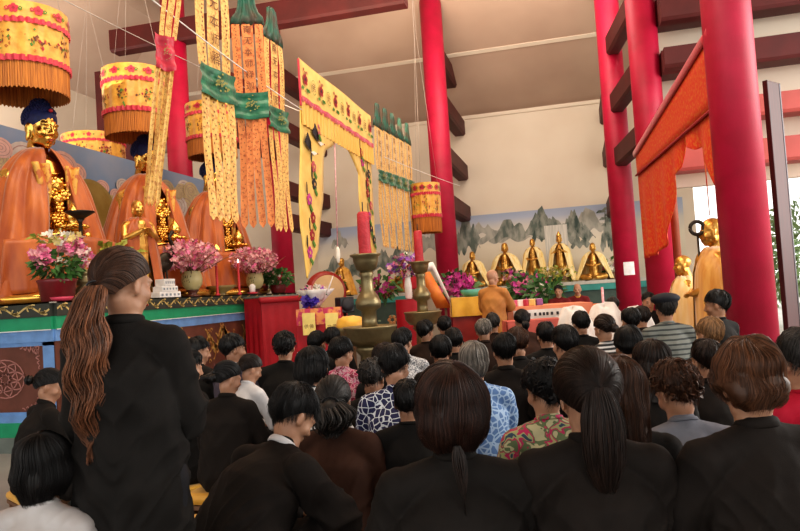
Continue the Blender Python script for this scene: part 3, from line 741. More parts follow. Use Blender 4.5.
# ------------------------------------------------------------------ round canopies
def flower(b, O, U, V, r, m1, m2, off):
    for k in range(5):
        a = 2*PI*k/5+.3; b.use(m1, False)
        b.flatshape([(r*.55*math.cos(a)+r*.42*math.cos(q), r*.55*math.sin(a)+r*.42*math.sin(q)) for q in [2*PI*i/8 for i in range(8)]], O, U, V, off)
    b.use(m2, False); b.flatshape([(r*.28*math.cos(q), r*.28*math.sin(q)) for q in [2*PI*i/8 for i in range(8)]], O, U, V, off*1.4)
def canopy(loc, r, h, label, ncord=3, cordlen=1.5):
    t = thing('round_canopy', label, 'canopy', loc, group='round brocade canopies'); rg = random.Random(int(loc[1]*10))
    def band(nm, z0, z1, m, rr, amp=0., k=30, n=120, nv=4):
        b = MB().use(m); b.grid(lambda u, v: ((rr+amp*math.sin(k*2*PI*u))*math.cos(2*PI*u), (rr+amp*math.sin(k*2*PI*u))*math.sin(2*PI*u), z0+(z1-z0)*v), n, nv, closeu=True); return b
    b = band('top', h*.80, h, satin_gold, r*1.02, .004, 16)
    for k in range(12):
        a = 2*PI*k/12; rr = r*1.03; O = Vector((rr*math.cos(a), rr*math.sin(a), h*.90)); U = Vector((-math.sin(a), math.cos(a), 0)); V = Vector((0, 0, 1))
        flower(b, O, U, V, h*.06, crim, darkred, .006)
        for s in (-1, 1): flower(b, O+U*s*r*.15+V*.0, U, V, h*.026, ink_green if s > 0 else crim, satin_gold, .006)
    b.build('flower_band', t)
    b = MB().use(satin_gold); b.lathe([(.01, h*1.0), (r*1.02, h)], n=60, cap=False)
    b.build('top_disc', t)
    for z0, z1, nm in ((.745, .81, 'upper_ruffle'), (.30, .37, 'lower_ruffle')):
        band(nm, h*z0, h*z1, crim, r*1.035, .014, 40, 240, 3).build(nm, t)
    b = band('mid', h*.35, h*.76, satin_gold, r, .010, 14, 140, 4)
    for k in range(8):
        a = 2*PI*k/8+.2; rr = r*1.025
        def onc(da, z, q=0.): return (rr*math.cos(a+da), rr*math.sin(a+da), z)
        for _ in range(26):
            da = rg.gauss(0, .13); z = h*.55+rg.gauss(0, h*.065); m = rg.choice([ink_brown, ink_green, darkred, ink_brown, fringe_m]); b.use(m, False)
            w = rg.uniform(.02, .05); hz = rg.uniform(.010, .03); s = rg.uniform(-.02, .02)
            b.poly([onc(da-w, z), onc(da, z-hz+s), onc(da+w, z+s*.5), onc(da, z+hz)])
    b.build('brocade_band', t)
    b = MB().use(fringe_m)
    b.grid(lambda u, v: ((r*.985+.006*math.sin(110*2*PI*u))*math.cos(2*PI*u), (r*.985+.006*math.sin(110*2*PI*u))*math.sin(2*PI*u), h*(.0+.32*v)+(.012*math.sin(61*2*PI*u) if v == 0 else 0)), 440, 2, closeu=True)
    b.build('fringe', t)
    b = MB().use(mat('cord_pale', (.42,.36,.32), .8))
    for k in range(ncord):
        a = 2*PI*k/ncord+.4; b.tube([(r*.9*math.cos(a), r*.9*math.sin(a), h), (r*.1*math.cos(a), r*.1*math.sin(a), h+cordlen*.6), (0, 0, h+cordlen)], .0028, n=4)
    b.build('cords', t)
    return t
def canopy_px(px, ytop, ybot, Z, r, label):
    p = at(px, ybot, Z); q = at(px, ytop, Z); canopy((p.x, p.y, p.z), r, q.z-p.z, label, cordlen=max(.4, ZC-q.z))
canopy_px(27, 16, 98, 8.7, .50, 'large round gold and red brocade canopy hanging over the nearest gilded statue')
canopy_px(137, 72, 138, 10.9, .47, 'round gold and red canopy hanging over the second gilded statue')
canopy_px(213, 106, 158, 13.2, .46, 'round gold canopy partly hidden by the streamers with green squares')
canopy_px(95, 137, 176, 13.4, .56, 'round canopy behind the blue painted screen, only its flowered rim showing')
canopy_px(428, 184, 233, 14.5, .30, 'small round gold canopy beside the mural column, above the farther candle')

# ------------------------------------------------------------------ hanging streamers
CH = '南无本师释迦牟尼佛'
def streamer(loc, yaw, w, ztop, zsq1, zsq0, zbot, label, body, cap=True, txt=True, lean=0., sqm=None, cname='green'):
    """loc: x,y of the middle; hangs vertically; local x across, faces -Y local"""
    t = thing('hanging_streamer', label, 'streamer', (loc[0], loc[1], 0), yaw, 'hanging streamers with strips'); sq = sqm or green_s
    def L(z): return lean*(ztop-z)
    if cap:
        b = MB().use(green_d); hc = w*.95
        pr = [(.10, hc), (.24, hc*.95), (.28, hc*.62), (.36, hc*.40), (.50, hc*.24), (.54, 0)]
        b.grid(lambda u, v: ((2*u-1)*w*(pr[min(5, int((1-v)*5+.001))][0]), -.02*math.cos((2*u-1)*1.5)-.012*math.sin(u*20), ztop+pr[min(5, int((1-v)*5+.001))][1]+.02*math.sin(u*19)*(1-v)), 16, 5)
        o = b.build('top_cap', t); s = o.modifiers.new('solid', 'SOLIDIFY'); s.thickness = .02
    for k, (x0, x1) in enumerate(((-.5, -.24), (-.18, .18), (.24, .5))):
        b = MB().use(body)
        b.grid(lambda u, v: (w*(x0+(x1-x0)*u)+L(zsq1+(ztop-zsq1)*v), .012*math.sin(4*v+k), zsq1-.02+(ztop-zsq1+.02)*v), 3, 10)
        if k == 1 and txt:
            n = max(3, int((ztop-zsq1)/(w*.34))); 
            for i in range(n):
                z = zsq1 + (ztop-zsq1)*(i+.25)/n
                text_mb(b, CH[(n-1-i) % len(CH)], (L(z), -.014, z), (1, 0, 0), (0, 0, 1), w*.27, ink_brown, .003)
        else:
            b.use(ink_brown, False)
            for i in range(22):
                z = zsq1+(ztop-zsq1)*(i+.5)/22; x = w*(x0+x1)/2+L(z)+.02*math.sin(i*2.1)*w
                b.poly([(x-.022*w, -.016, z), (x, -.016, z-.022*w), (x+.022*w, -.016, z+.01*w), (x, -.016, z+.03*w)])
        b.build('panel', t)
    b = MB().use(sq); b.grid(lambda u, v: (w*(u-.5)*1.1+L(zsq0), -.03-.012*math.sin(9*u+3*v)-.01*math.sin(15*v), zsq0+(zsq1-zsq0)*v-.02*math.sin(u*3)), 14, 12)
    b.use(mat('thread_olive_gold', (.32,.30,.08), .5), False)
    rg = random.Random(4)
    for _ in range(30):
        x = rg.gauss(0, .13)*w; z = (zsq0+zsq1)/2+rg.gauss(0, .14)*(zsq1-zsq0)
        b.poly([(x-.03*w+L(zsq0), -.056, z), (x+L(zsq0), -.056, z-.02*w), (x+.04*w+L(zsq0), -.056, z+.01*w), (x+L(zsq0), -.056, z+.03*w)])
    b.build('square_cloth', t)
    ns = 4
    for k in range(ns):
        b = MB().use(body); xc = w*(-.375+.25*k); wv = w*.225; sd = k*1.3+loc[1]
        def P(u, v):
            z = zsq0+.03-(zsq0+.03-zbot)*v; tip = max(0., (v-.96)/.04); ww = wv*(1-tip*.9)
            return (xc+L(z)+(u-.5)*ww+.012*math.sin(4*v+sd), -.01+.02*math.sin(5*v+sd)+.012*math.sin(u*PI), z)
        b.grid(P, 3, 26); b.use(ink_brown, False)
        for i in range(26):
            v = (i+.5)/27; p = Vector(P(.5, v))+Vector(((.25*math.sin(i*2.4))*wv, -.006, 0)); q = wv*.085
            b.poly([p+Vector((-q, 0, 0)), p+Vector((0, 0, -q)), p+Vector((q, 0, 0)), p+Vector((0, 0, q*1.3))])
        o = b.build('strip', t)
    return t
def zat(px, py, pos): # height of pixel row at an upright line through pos
    Z = (Vector((pos[0], pos[1], 0))).dot(fh); return at(px, py, Z).z
p = onX(220, 150, -3.2)
streamer((p.x, p.y), PI/2-.12, .52, zat(219, -25, p), zat(219, 69, p), zat(220, 99, p), zat(221, 222, p), 'widest gold hanging streamer with a bright green square, second from the left', strip_gold, cap=False)
p = at(254, 150, 7.2)
streamer((p.x, p.y), YAW+.12, .325, zat(254, 24, p), zat(254, 92, p), zat(254, 118, p), zat(255, 228, p), 'coral orange hanging streamer with dark green bell cap and dark green square', strip_coral)
p = onX(279, 150, -3.2)
streamer((p.x, p.y), PI/2-.1, .42, zat(277, 42, p), zat(279, 108, p), zat(279, 130, p), zat(280, 232, p), 'narrow gold streamer with green leafy cap hanging before the red column', strip_gold)
p = at(176, 40, 5.5)
streamer((p.x, p.y), YAW+.75, .15, zat(176, -15, p), zat(176, 38, p), zat(176, 72, p), zat(176, 208, p), 'thin leaning gold streamer with a crimson cloth patch, leftmost of the streamers', strip_gold, cap=False, txt=False, lean=-.155, sqm=crim)
# row of five narrow streamers near the far candle
for i, px in enumerate((379.5, 387, 394, 401, 408)):
    p = onX(px, 150, -3.2); f = i/4
    streamer((p.x, p.y), PI/2-.05, .46, zat(px, 128+f*16, p), zat(px, 170+f*10, p), zat(px, 182+f*11, p), zat(px, 248+f*5, p), '%s of the five gold streamers in a row right of the yellow banner' % ('leftmost', 'second from left', 'middle', 'fourth from left', 'rightmost')[i], strip_gold)

# ------------------------------------------------------------------ yellow gateway banner
def lerp_tab(tab, u):
    for (a, x), (b_, y) in zip(tab, tab[1:]):
        if u <= b_: return x+(y-x)*((u-a)/(b_-a) if b_ > a else 0)
    return tab[-1][1]
BX = -3.2
y0 = onX(301, 100, BX).y; y1 = onX(371, 120, BX).y; ZT = 4.47; LB = y1-y0
t = thing('gateway_banner', 'yellow embroidered gateway shaped banner with long side tails hanging above the altar path', 'banner', (BX, y0, 0), PI/2)
yellow_b = mat('banner_yellow', (.82,.57,.15), .55, c2=(.74,.46,.09), scale=5, sheen=.2)
pleat = mat('banner_pleat', (.78,.50,.12), .5, c2=(.66,.36,.06), scale=12, stretch=(6,1,.2))
b = MB().use(yellow_b); b.grid(lambda u, v: (LB*u, .01*math.sin(u*9), 3.97+(ZT-3.97)*v), 30, 4)
rg = random.Random(8); U = Vector((1, 0, 0)); V = Vector((0, 0, 1))
for k in range(11):
    x = LB*(k+.55)/11; O = Vector((x, -.012, 4.20))
    if k % 2 == 0:
        flower(b, O+V*.03, U, V, .085, darkred, ink_black, .004)
        for dx, dz in ((-.05, .15), (.06, .13), (0, .12)): flower(b, O+V*dz+U*dx, U, V, .025, darkred, ink_black, .004)
        b.use(ink_green, False)
        for dx, s_ in ((-.05, -1), (.05, 1), (.0, 1)): b.flatshape([(dx, -.09), (dx+s_*.07, -.07), (dx+s_*.10, -.11), (dx+s_*.04, -.13)], O, U, V, .004)
    else:
        b.use(ink_green, False)
        for i in range(24):
            a, c = 2*PI*i/24, 2*PI*(i+1)/24; b.flatshape([(.088*math.cos(a), .10*math.sin(a)), (.088*math.cos(c), .10*math.sin(c)), (.080*math.cos(c), .092*math.sin(c)), (.080*math.cos(a), .092*math.sin(a))], O, U, V, .004)
        text_mb(b, '佛光普照普'[k//2], O-V*.045, U, V, .13, ink_brown, .005)
b.build('valance', t)
b = MB().use(crim); b.grid(lambda u, v: (LB*u, -.015+.006*math.sin(u*60), 3.91+.075*v+.008*math.sin(u*45)), 60, 2)
b.use(petal_p, False)
for k in range(40): b.flatshape([(-.018, 0), (0, -.014), (.018, 0), (0, .014)], Vector((LB*(k+.5)/40, -.02, 3.948)), U, V, .006)
b.build('red_border', t)
b = MB().use(crim); b.box((-.01, 0, 4.15), (.03, .02, .6)); b.build('edge_trim', t)
b = MB().use(pleat); b.grid(lambda u, v: (LB*u, .015*math.sin(u*150), 3.62+.31*v), 200, 2); b.build('pleated_band', t)
def zy(px, py): q_ = onX(px, py, BX); return (q_.y-y0, q_.z)
def tail(nm, outer, inner, seed, flip):
    """outer/inner edges as (z, x) tables from top down"""
    b = MB().use(yellow_b); zt, zb = outer[0][0], outer[-1][0]
    def E(tab, z): 
        tt = [(-a, x) for a, x in tab]; return lerp_tab(tt, -z)
    def P(u, v):
        z = zt+(zb-zt)*v; xa = E(outer, z); xb = E(inner, z); return (xa+(xb-xa)*u, .02+.012*math.sin(u*6+v*3), z)
    b.grid(P, 8, 60); rg = random.Random(seed)
    b2 = b
    for i, v in enumerate([.12, .20, .28, .36, .46, .56, .66, .76, .86]):
        p = Vector(P(.45+.12*math.sin(i*2.2), v)); p.y = -.002
        wv = abs(P(1, v)[0]-P(0, v)[0])
        if wv < .1: continue
        if i in (1, 2) and nm == 0:   # crane with spread wings
            b.use(ink_black, False)
            for q in range(6): b.flatshape([(0, .02*q), (-.20+.02*q, .10+.025*q), (-.18+.02*q, .115+.025*q), (.02, .03+.02*q)], p, U, V, .006)
            b.use(petal_w, False); b.flatshape([(.0, 0), (.10, .03), (.22, .02), (.10, -.03)], p, U, V, .006)
            b.use(darkred, False); b.flatshape([(.22, .02), (.25, .03), (.25, .01)], p, U, V, .007)
        else:
            flower(b, p, U, V, min(.085, wv*.22), rg.choice([darkred, crim, ink_black, petal_m]), satin_gold, .006)
            b.use(ink_green, False); b.flatshape([(0, -.05), (.08, -.12), (.04, -.16), (-.02, -.1)], p, U, V, .006)
            b.use(ink_black, False); b.flatshape([(-.06, .05), (-.05, .18), (-.065, .22), (-.08, .1)], p, U, V, .006)
    o = b.build('side_tail', t); s = o.modifiers.new('solid', 'SOLIDIFY'); s.thickness = .008
def ztab(px): return [(z, x) for x, z in [zy(*q) for q in px]]
tail(0, [(3.93, .0)]+ztab(((302, 150), (301, 200), (302, 225), (305, 250), (308, 278))), [(3.93, zy(342, 112)[0])]+ztab(((341, 122), (338, 134), (335, 145), (327, 150), (325, 158), (325, 200), (322, 225), (320, 250), (309, 278))), 3, False)
tail(1, [(3.93, LB)]+ztab(((372, 150), (375, 200), (378, 256))), [(3.93, zy(343, 116)[0])]+ztab(((343, 130), (345, 142), (350, 151), (355, 161), (360, 173), (361, 200), (365, 230), (374, 256))), 6, True)

# ------------------------------------------------------------------ orange red lace banner at the right
L0 = Vector((1.19, 13.1, 0)); L1 = Vector((C4[0]-.2, C4[1]-.1, 0)); LD = (L1-L0); Ld = LD.length
def onL(px, py):
    n = Vector((LD.y, -LD.x, 0)); d = ray(px, py); return CAM + d*((L0-CAM).dot(n)/d.dot(n))
A = onL(655, 122)
lace = mat('banner_orange_red', (.62,.035,.012), .6, c2=(.62,.15,.02), scale=26, contrast=(.42, .5), stretch=(1, 1.0, .8))
t = thing('gateway_banner', 'orange red gold patterned banner stretched between two red columns at the right', 'banner', (L0.x, L0.y, 0), math.atan2(LD.x, -LD.y))
B = onL(700, 48); uB = (Vector((B.x, B.y, 0))-L0).dot(LD)/Ld**2; uA = (Vector((A.x, A.y, 0))-L0).dot(LD)/Ld**2; dzt = (B.z-A.z)/(uB-uA); zt = A.z-dzt*uA
def ub(px, py): q_ = onL(px, py); return max(0., (Vector((q_.x, q_.y, 0))-L0).dot(LD)/Ld**2), q_.z
b = MB().use(lace); zl = ub(655, 160)[1]
tab = sorted([(0, onL(656, 256).z)] + [ub(*q) for q in ((658, 254), (664, 246), (669, 232), (671.5, 205), (673, 182), (680, 168), (682, 142), (685, 134), (689, 147), (694, 150), (699, 146), (703, 146), (705, 185), (708, 225))] + [(1.0, 1.9)])
tab = [(u, z) for u, z in tab if 0 <= u <= 1]
print('REDTAB', [(round(u, 2), round(z, 2)) for u, z in tab], zt, zl, Ld)
def Pr(u, v):
    zb_ = lerp_tab(tab, u); return (.04*math.sin(u*40)*(1-v)+.012, -Ld*u, zl-(zl-zb_)*(1-v))
b.grid(Pr, 120, 24); o = b.build('scalloped_drop', t); s = o.modifiers.new('solid', 'SOLIDIFY'); s.thickness = .01
b = MB().use(lace); b.grid(lambda u, v: (0, -Ld*u, zl+(zt+dzt*u-zl)*v), 60, 4); o = b.build('valance', t); s = o.modifiers.new('solid', 'SOLIDIFY'); s.thickness = .012
b = MB().use(darkred); b.tube([(-.02, -Ld*u/20, zl) for u in range(21)], .018, n=6); b.build('seam_cord', t)
b = MB().use(crim); b.tube([(-.02, -Ld*u/20, zt+dzt*u/20) for u in range(21)], [(.03, .06)]*21, n=8); b.build('top_band', t)

# wires and a hanging cord --------------------------------------------------
wire = mat('wire_white', (.85,.82,.78), .5); wiref = mat('wire_grey', (.48,.44,.40), .6)
def wirepath(a, c, r, m, lab, sag=.05):
    a = Vector(a); c = Vector(c); pts = [a.lerp(c, i/16)-Vector((0, 0, sag*4*(i/16)*(1-i/16))) for i in range(17)]
    tag(MB().use(m).tube(pts, r, n=5).build('overhead_wire'), lab, 'wire')
wirepath(at(150, -2, 5.6), at(302, 110, 8.6), .0065, wire, 'white wire slanting past the green square streamers to the yellow gateway banner', .03)
wirepath(at(58, -3, 8), at(302, 112, 14), .006, wiref, 'thin grey wire crossing the upper left above the canopies', .05)
wirepath(at(368, 150, 12), at(460, 186, 16), .006, wire, 'thin pale wire from the yellow banner to the mural column', .02)
t = thing('hanging_pendant', 'thin pale cord with small tassel hanging inside the yellow gateway banner', 'pendant', at(338, 255, 10))
q = at(334, 120, 10)-at(338, 255, 10)
MB().use(petal_l).tube([(0, 0, .1), (q.x, q.y, q.z)], .009, n=6).build('string', t)
MB().use(petal_w).lathe([(.01, .12), (.03, .08), (.035, 0), (.02, -.1), (.01, -.12)], n=10).build('tassel', t)

# ------------------------------------------------------------------ candlesticks
def candlestick(px, Z, label, clabel, s=1.):
    g = at(px, 330, Z); t = thing('bronze_candlestick', label, 'candlestick', (g.x, g.y, 0))
    hz = lambda py: at(px, py, Z).z
    yy = (lambda a: hz(a)) 
    if Z < 8: zc, zs = yy(255), yy(327)
    else: zc, zs = yy(262), yy(312)
    d = zc-zs
    MB().use(bronze).lathe([(.30, 0), (.31, .06), (.24, .12), (.16, .2), (.12, .34), (.15, .42), (.12, .5), (.11, zs-.28), (.16, zs-.22), (.13, zs-.17)], n=40).build('foot', t)
    MB().use(bronze).lathe([(.10, zs-.19), (.20, zs-.17), (.255, zs-.10), (.262, zs-.015), (.275, zs), (.268, zs+.012), (.24, zs-.01), (.05, zs-.03)], n=56).build('drip_tray', t)
    MB().use(bronze).lathe([(.085, zs-.03), (.075, zs+.06), (.075, zs+.16), (.12, zs+.19), (.13, zs+.25), (.10, zs+.31), (.065, zs+.36), (.06, zs+.50), (.075, zs+.53), (.055, zs+.57), (.055, zc-.17), (.08, zc-.15)], n=36).build('stem', t)
    MB().use(bronze).lathe([(.05, zc-.17), (.10, zc-.14), (.125, zc-.06), (.13, zc-.02), (.16, zc), (.155, zc+.012), (.13, zc-.005), (.02, zc-.01)], n=40).build('cup', t)
    ct = yy(211) if Z < 8 else yy(230)
    c = thing('red_candle', clabel, 'candle', (g.x, g.y, zc-.005))
    MB().use(wax_red).lathe([(.062, 0), (.066, .02), (.060, .1), (.064, .2), (.060, ct-zc-.02), (.045, ct-zc), (.01, ct-zc-.005)], n=28, wob=lambda a, k: 1+.03*math.sin(3*a+k*9)).build('wax', c)
    MB().use(black_pl).tube([(0, 0, ct-zc-.01), (.002, 0, ct-zc+.10)], .006, n=6).build('wick', c)
candlestick(370, 7.0, 'large bronze candlestick with two drip trays in the middle of the crowd', 'thick red candle on the nearer, larger bronze candlestick')
candlestick(424, 10.0, 'farther bronze candlestick before the mural column', 'thick red candle on the farther bronze candlestick')
# ------------------------------------------------------------------ flowers and pots
def blossom(b, c, r, m, rg, n=5):
    b.use(m, True); ax = Vector((rg.gauss(0, 1), rg.gauss(0, 1)-.6, rg.gauss(0, .7)+.5)).normalized()
    U = ax.orthogonal().normalized(); V = ax.cross(U); c = Vector(c); a0 = rg.random()*6
    for k in range(n):
        a = a0+2*PI*k/n; d = U*math.cos(a)+V*math.sin(a); e = ax.cross(d)
        b.poly([c, c+d*r*.6+e*r*.38+ax*r*.18, c+d*r+ax*r*.30, c+d*r*.6-e*r*.38+ax*r*.18])
def bush(t, c, rad, petals, npet, pr, nleaf, lr, leafm=None, seed=0, nm='blossoms', up=0.):
    rg = random.Random(seed); c = Vector(c)
    if not isinstance(rad, tuple): rad = (rad,)*3
    def pt(k=1.): 
        d = Vector((rg.gauss(0, 1), rg.gauss(0, 1), rg.gauss(0, 1))).normalized()*(rg.uniform(.55, 1.)*k); return c+Vector((d.x*rad[0], d.y*rad[1], d.z*rad[2]+up*0))
    if nleaf:
        b = MB()
        for _ in range(nleaf):
            p = pt(.95); d = (p-c).normalized()+Vector((rg.gauss(0, .4), rg.gauss(0, .4), rg.gauss(0, .4))); d.normalize(); e = d.orthogonal().normalized(); L = lr*rg.uniform(.7, 1.3)
            b.use(leafm or leaf, True); b.poly([p, p+d*L*.5+e*L*.25, p+d*L+Vector((0, 0, -.2*L)), p+d*L*.5-e*L*.25])
        for _ in range(12):
            p = pt(.8); b.tube([c-Vector((0, 0, rad[2]*.9)), (c+p)/2+Vector((0, 0, -.02)), p], .006, n=4)
        b.build('leaves', t)
    b = MB()
    for _ in range(npet): blossom(b, pt(), pr*rg.uniform(.7, 1.2), rg.choice(petals), rg)
    b.build(nm, t)
def pot_plant(loc, label, potprof, potm, bushes, name='potted_flowers', cat='flowers', group=None, rim=None):
    t = thing(name, label, cat, loc, 0., group)
    MB().use(potm).lathe(potprof, n=28).build('pot', t)
    for i, k in enumerate(bushes): bush(t, seed=int(abs(loc[1])*100)+i*7, **k)
    return t
def A(px, x=-5.62): p = onX(px, 300, x); return Vector((p.x, p.y, AH))
# burgundy pot of pink flowers, nearest on the altar
p = A(58, -5.62)
pot_plant(p, 'burgundy pot of pink and white flowers nearest on the painted altar', [(.13, 0), (.17, .02), (.20, .22), (.215, .25), (.20, .26), (.17, .24)], mat('pot_burgundy', (.16,.01,.015), .35),
  [dict(c=(.0, .0, .40), rad=(.27, .27, .16), petals=[petal_y, petal_w], npet=14, pr=.035, nleaf=260, lr=.10),
   dict(c=(-.02, -.2, .50), rad=(.13, .12, .13), petals=[petal_p, petal_l, petal_p], npet=70, pr=.045, nleaf=0, lr=0), dict(c=(.1, .12, .62), rad=(.16, .15, .12), petals=[petal_p, petal_l], npet=70, pr=.045, nleaf=0, lr=0),
   dict(c=(.12, .32, .48), rad=(.14, .13, .13), petals=[petal_p, petal_l, petal_w], npet=60, pr=.045, nleaf=0, lr=0), dict(c=(.0, .05, .72), rad=(.25, .3, .08), petals=[petal_y, petal_w], npet=36, pr=.05, nleaf=20, lr=.08, leafm=leaf_y)])
p = A(110, -6.0)
pot_plant(p, 'pot of yellow green lilies behind the pink flowers, at the standing woman\'s head', [(.10, 0), (.14, .03), (.15, .24), (.16, .27), (.13, .26)], mat('pot_brown', (.12,.05,.03), .4),
  [dict(c=(0, 0, .62), rad=(.34, .42, .14), petals=[petal_y, leaf_y], npet=40, pr=.07, nleaf=160, lr=.15, leafm=leaf_y)])
# tiered bronze burner
p = A(85, -5.58)
tag(MB().use(bronze).lathe([(.11, 0), (.14, .02), (.08, .07), (.13, .10), (.15, .13), (.07, .18), (.11, .21), (.12, .24), (.05, .29), (.08, .31), (.085, .34), (.03, .38), (.015, .44)], n=28).build('incense_burner', None, p), 'tiered dark bronze burner standing right of the burgundy pot', 'incense burner')
# pink dish
p = A(62, -5.36)
tag(MB().use(mat('dish_pink', (.6,.06,.12), .35)).lathe([(.05, 0), (.10, .02), (.12, .05), (.10, .045), (.03, .02)], n=24).build('dish', None, p), 'small pink dish on the altar edge before the burgundy pot', 'dish')
# oil lamp stands with dark wide plates
def lamp_stand(px, py, x, label, w=.26):
    g = onX(px, 300, x); zt = onX(px, py, x).z; t = thing('lamp_stand', label, 'lamp stand', (g.x, g.y, AH)); h = zt-AH
    MB().use(dark_bronze).lathe([(.09, 0), (.10, .02), (.03, .06), (.022, h*.4), (.05, h*.45), (.022, h*.5), (.022, h-.12), (.05, h-.08)], n=16).build('stem', t)
    MB().use(dark_bronze).lathe([(.03, h-.09), (w*.5, h-.05), (w, h), (w*.97, h+.01), (w*.5, h-.02), (.02, h-.02)], n=32).build('plate', t)
    return t
lamp_stand(84, 213, -5.75, 'dark wide plate on a thin stand over the pink flowers by the first statue', .17)
# bronze gong-like crane
g = onX(166, 290, -5.7); t = thing('bronze_crane', 'dark bronze crane figure before the second large statue', 'figurine', (g.x, g.y, AH), -.3)
b = MB(); b.ell((0, 0, .52), (.07, .17, .13), rot=Matrix.Rotation(R(35), 3, 'X')); b.capsule([(0, .12, .60), (0, .17, .75), (0, .10, .88), (0, .16, .96)], [.045, .03, .022, .03]); b.capsule([(0, .16, .96), (0, .27, .93)], [.016, .006])
b.capsule([(-.03, 0, .45), (-.03, .02, .04)], [.016, .012]); b.capsule([(.03, 0, .45), (.03, .02, .04)], [.016, .012]); b.capsule([(0, -.12, .45), (0, -.22, .34)], [.06, .02]); b.lathe([(.10, 0), (.11, .02), (.08, .05)])
link('body', remesh(b, .009, 2, mat_=dark_bronze), t)
# stacked white boxes
p = A(166, -5.50)
for i, (w, h, z) in enumerate(((.40, .085, 0), (.30, .075, .085), (.20, .10, .16))):
    t = thing('tissue_box', ('broad white box at the bottom of the white stack on the altar', 'middle white box of the stack on the altar', 'smallest white box topping the stack on the altar')[i], 'box', (p.x, p.y, AH+z), PI/2-.2, 'white boxes stacked on the altar')
    MB().use(white_paint).box((0, 0, h/2), (w, .18, h), bev=.008).build('carton', t)
    b = MB().use(mat('print_grey_blue', (.25,.30,.36), .6), False)
    for k in range(5): b.box((-w*.38+w*.19*k, -.0915, h*.5), (w*.09, .002, h*.35))
    b.build('printed_marks', t)
# vases of plum blossom
def vase(px, x, label, s=1., seed=0):
    p = A(px, x)
    t = thing('blossom_vase', label, 'vase', p, 0, 'cream vases of pink blossom')
    vm = mat('vase_cream_green', (.52,.48,.26), .35, c2=(.44,.40,.20), scale=4)
    b = MB().use(vm).lathe([(.07*s, .10), (.10*s, .12), (.145*s, .18), (.16*s, .26), (.15*s, .33), (.13*s, .37), (.14*s, .39), (.12*s, .385)], n=32)
    b.use(mat('vase_painting', (.10,.09,.03), .5), False)
    for k in range(14):
        a = -PI/2+.1*math.sin(k*2.1)+.06*k-.5; z = .2+.1*abs(math.sin(k*1.3)); r = .162*s
        b.poly([(r*math.cos(a), r*math.sin(a), z), (r*math.cos(a+.12), r*math.sin(a+.12), z+.01), (r*math.cos(a+.08), r*math.sin(a+.08), z+.035)])
    b.build('bowl', t)
    MB().use(mat('stand_darkwood', (.10,.03,.02), .4)).lathe([(.12*s, 0), (.10*s, .02), (.06*s, .05), (.09*s, .09), (.10*s, .105), (.05*s, .11)], n=24).build('stand', t)
    bush(t, (0, 0, .62), (.38*s, .66*s, .25), [petal_l, petal_l, petal_p, petal_l], 760, .038, 60, .05, leafm=mat('leaf_olive', (.16,.13,.05), .6), seed=seed)
    b = MB().use(brown_wood); rg = random.Random(seed)
    for _ in range(22):
        d = Vector((rg.gauss(0, .24), rg.gauss(0, .36), rg.uniform(.25, .55))); b.tube([(0, 0, .3), d*.5+Vector((rg.gauss(0, .05), 0, .35)), d+Vector((0, 0, .27))], [.008, .006, .003], n=5)
    b.build('twigs', t)
    return t
vase(193, -5.62, 'cream vase of pink blossom beside the stacked white boxes', 1., 11)
vase(256, -5.65, 'cream vase of pink blossom next to the small white cup, farther along the altar', 1., 12)
p = A(222, -5.70)
tag(MB().use(mat('bowl_ochre', (.32,.24,.09), .35)).lathe([(.10, 0), (.11, .02), (.06, .05), (.20, .12), (.26, .17), (.25, .165), (.10, .10)], n=36).build('offering_bowl', None, p), 'low wide ochre bowl on a foot between the two blossom vases', 'bowl')
for px, lab in ((218, 'slim red taper candle left of the pair between the blossom vases'), (240, 'slim red taper candle right of the pair between the blossom vases')):
    p = A(px, -5.42); t = thing('taper_candle', lab, 'candle', p); h = onX(px, 263, -5.42).z-AH
    MB().use(wax_red).lathe([(.035, 0), (.04, .02), (.02, .04), (.018, h-.03), (.008, h)], n=14).build('wax', t)
    MB().use(mat('flame_white', (1., .85, .6), .5, emis=3.)).lathe([(.004, h), (.014, h+.02), (.008, h+.05), (.001, h+.07)], n=10).build('flame', t)
p = A(253, -5.36); t = thing('offering_cup', 'white lidded cup on a red saucer at the altar edge', 'cup', p)
MB().use(white_paint).lathe([(.03, .03), (.05, .05), (.055, .14), (.04, .16), (.02, .18)], n=20).build('cup_body', t); MB().use(crim).lathe([(.05, 0), (.08, .015), (.09, .035), (.03, .03)], n=20).build('saucer', t)
# potted greens at the altar's far end
for px, x, lab, s in ((286, -5.5, 'dark green potted plant behind the red desk, nearer one', 1.), (302, -5.9, 'bushy green potted plant beside the tail of the yellow banner', 1.2)):
    p = onX(px, 300, x); p = Vector((min(p.x, -5.45), min(p.y, AY0+6.2), AH))
    pot_plant(p, lab, [(.10*s, 0), (.13*s, .02), (.16*s, .16), (.15*s, .17)], mat('pot_burgundy', (.16,.01,.015), .35), [dict(c=(0, 0, .30*s), rad=(.26*s, .30*s, .16*s), petals=[petal_w, petal_l], npet=18, pr=.04, nleaf=240, lr=.11)], name='potted_plant', cat='plant')
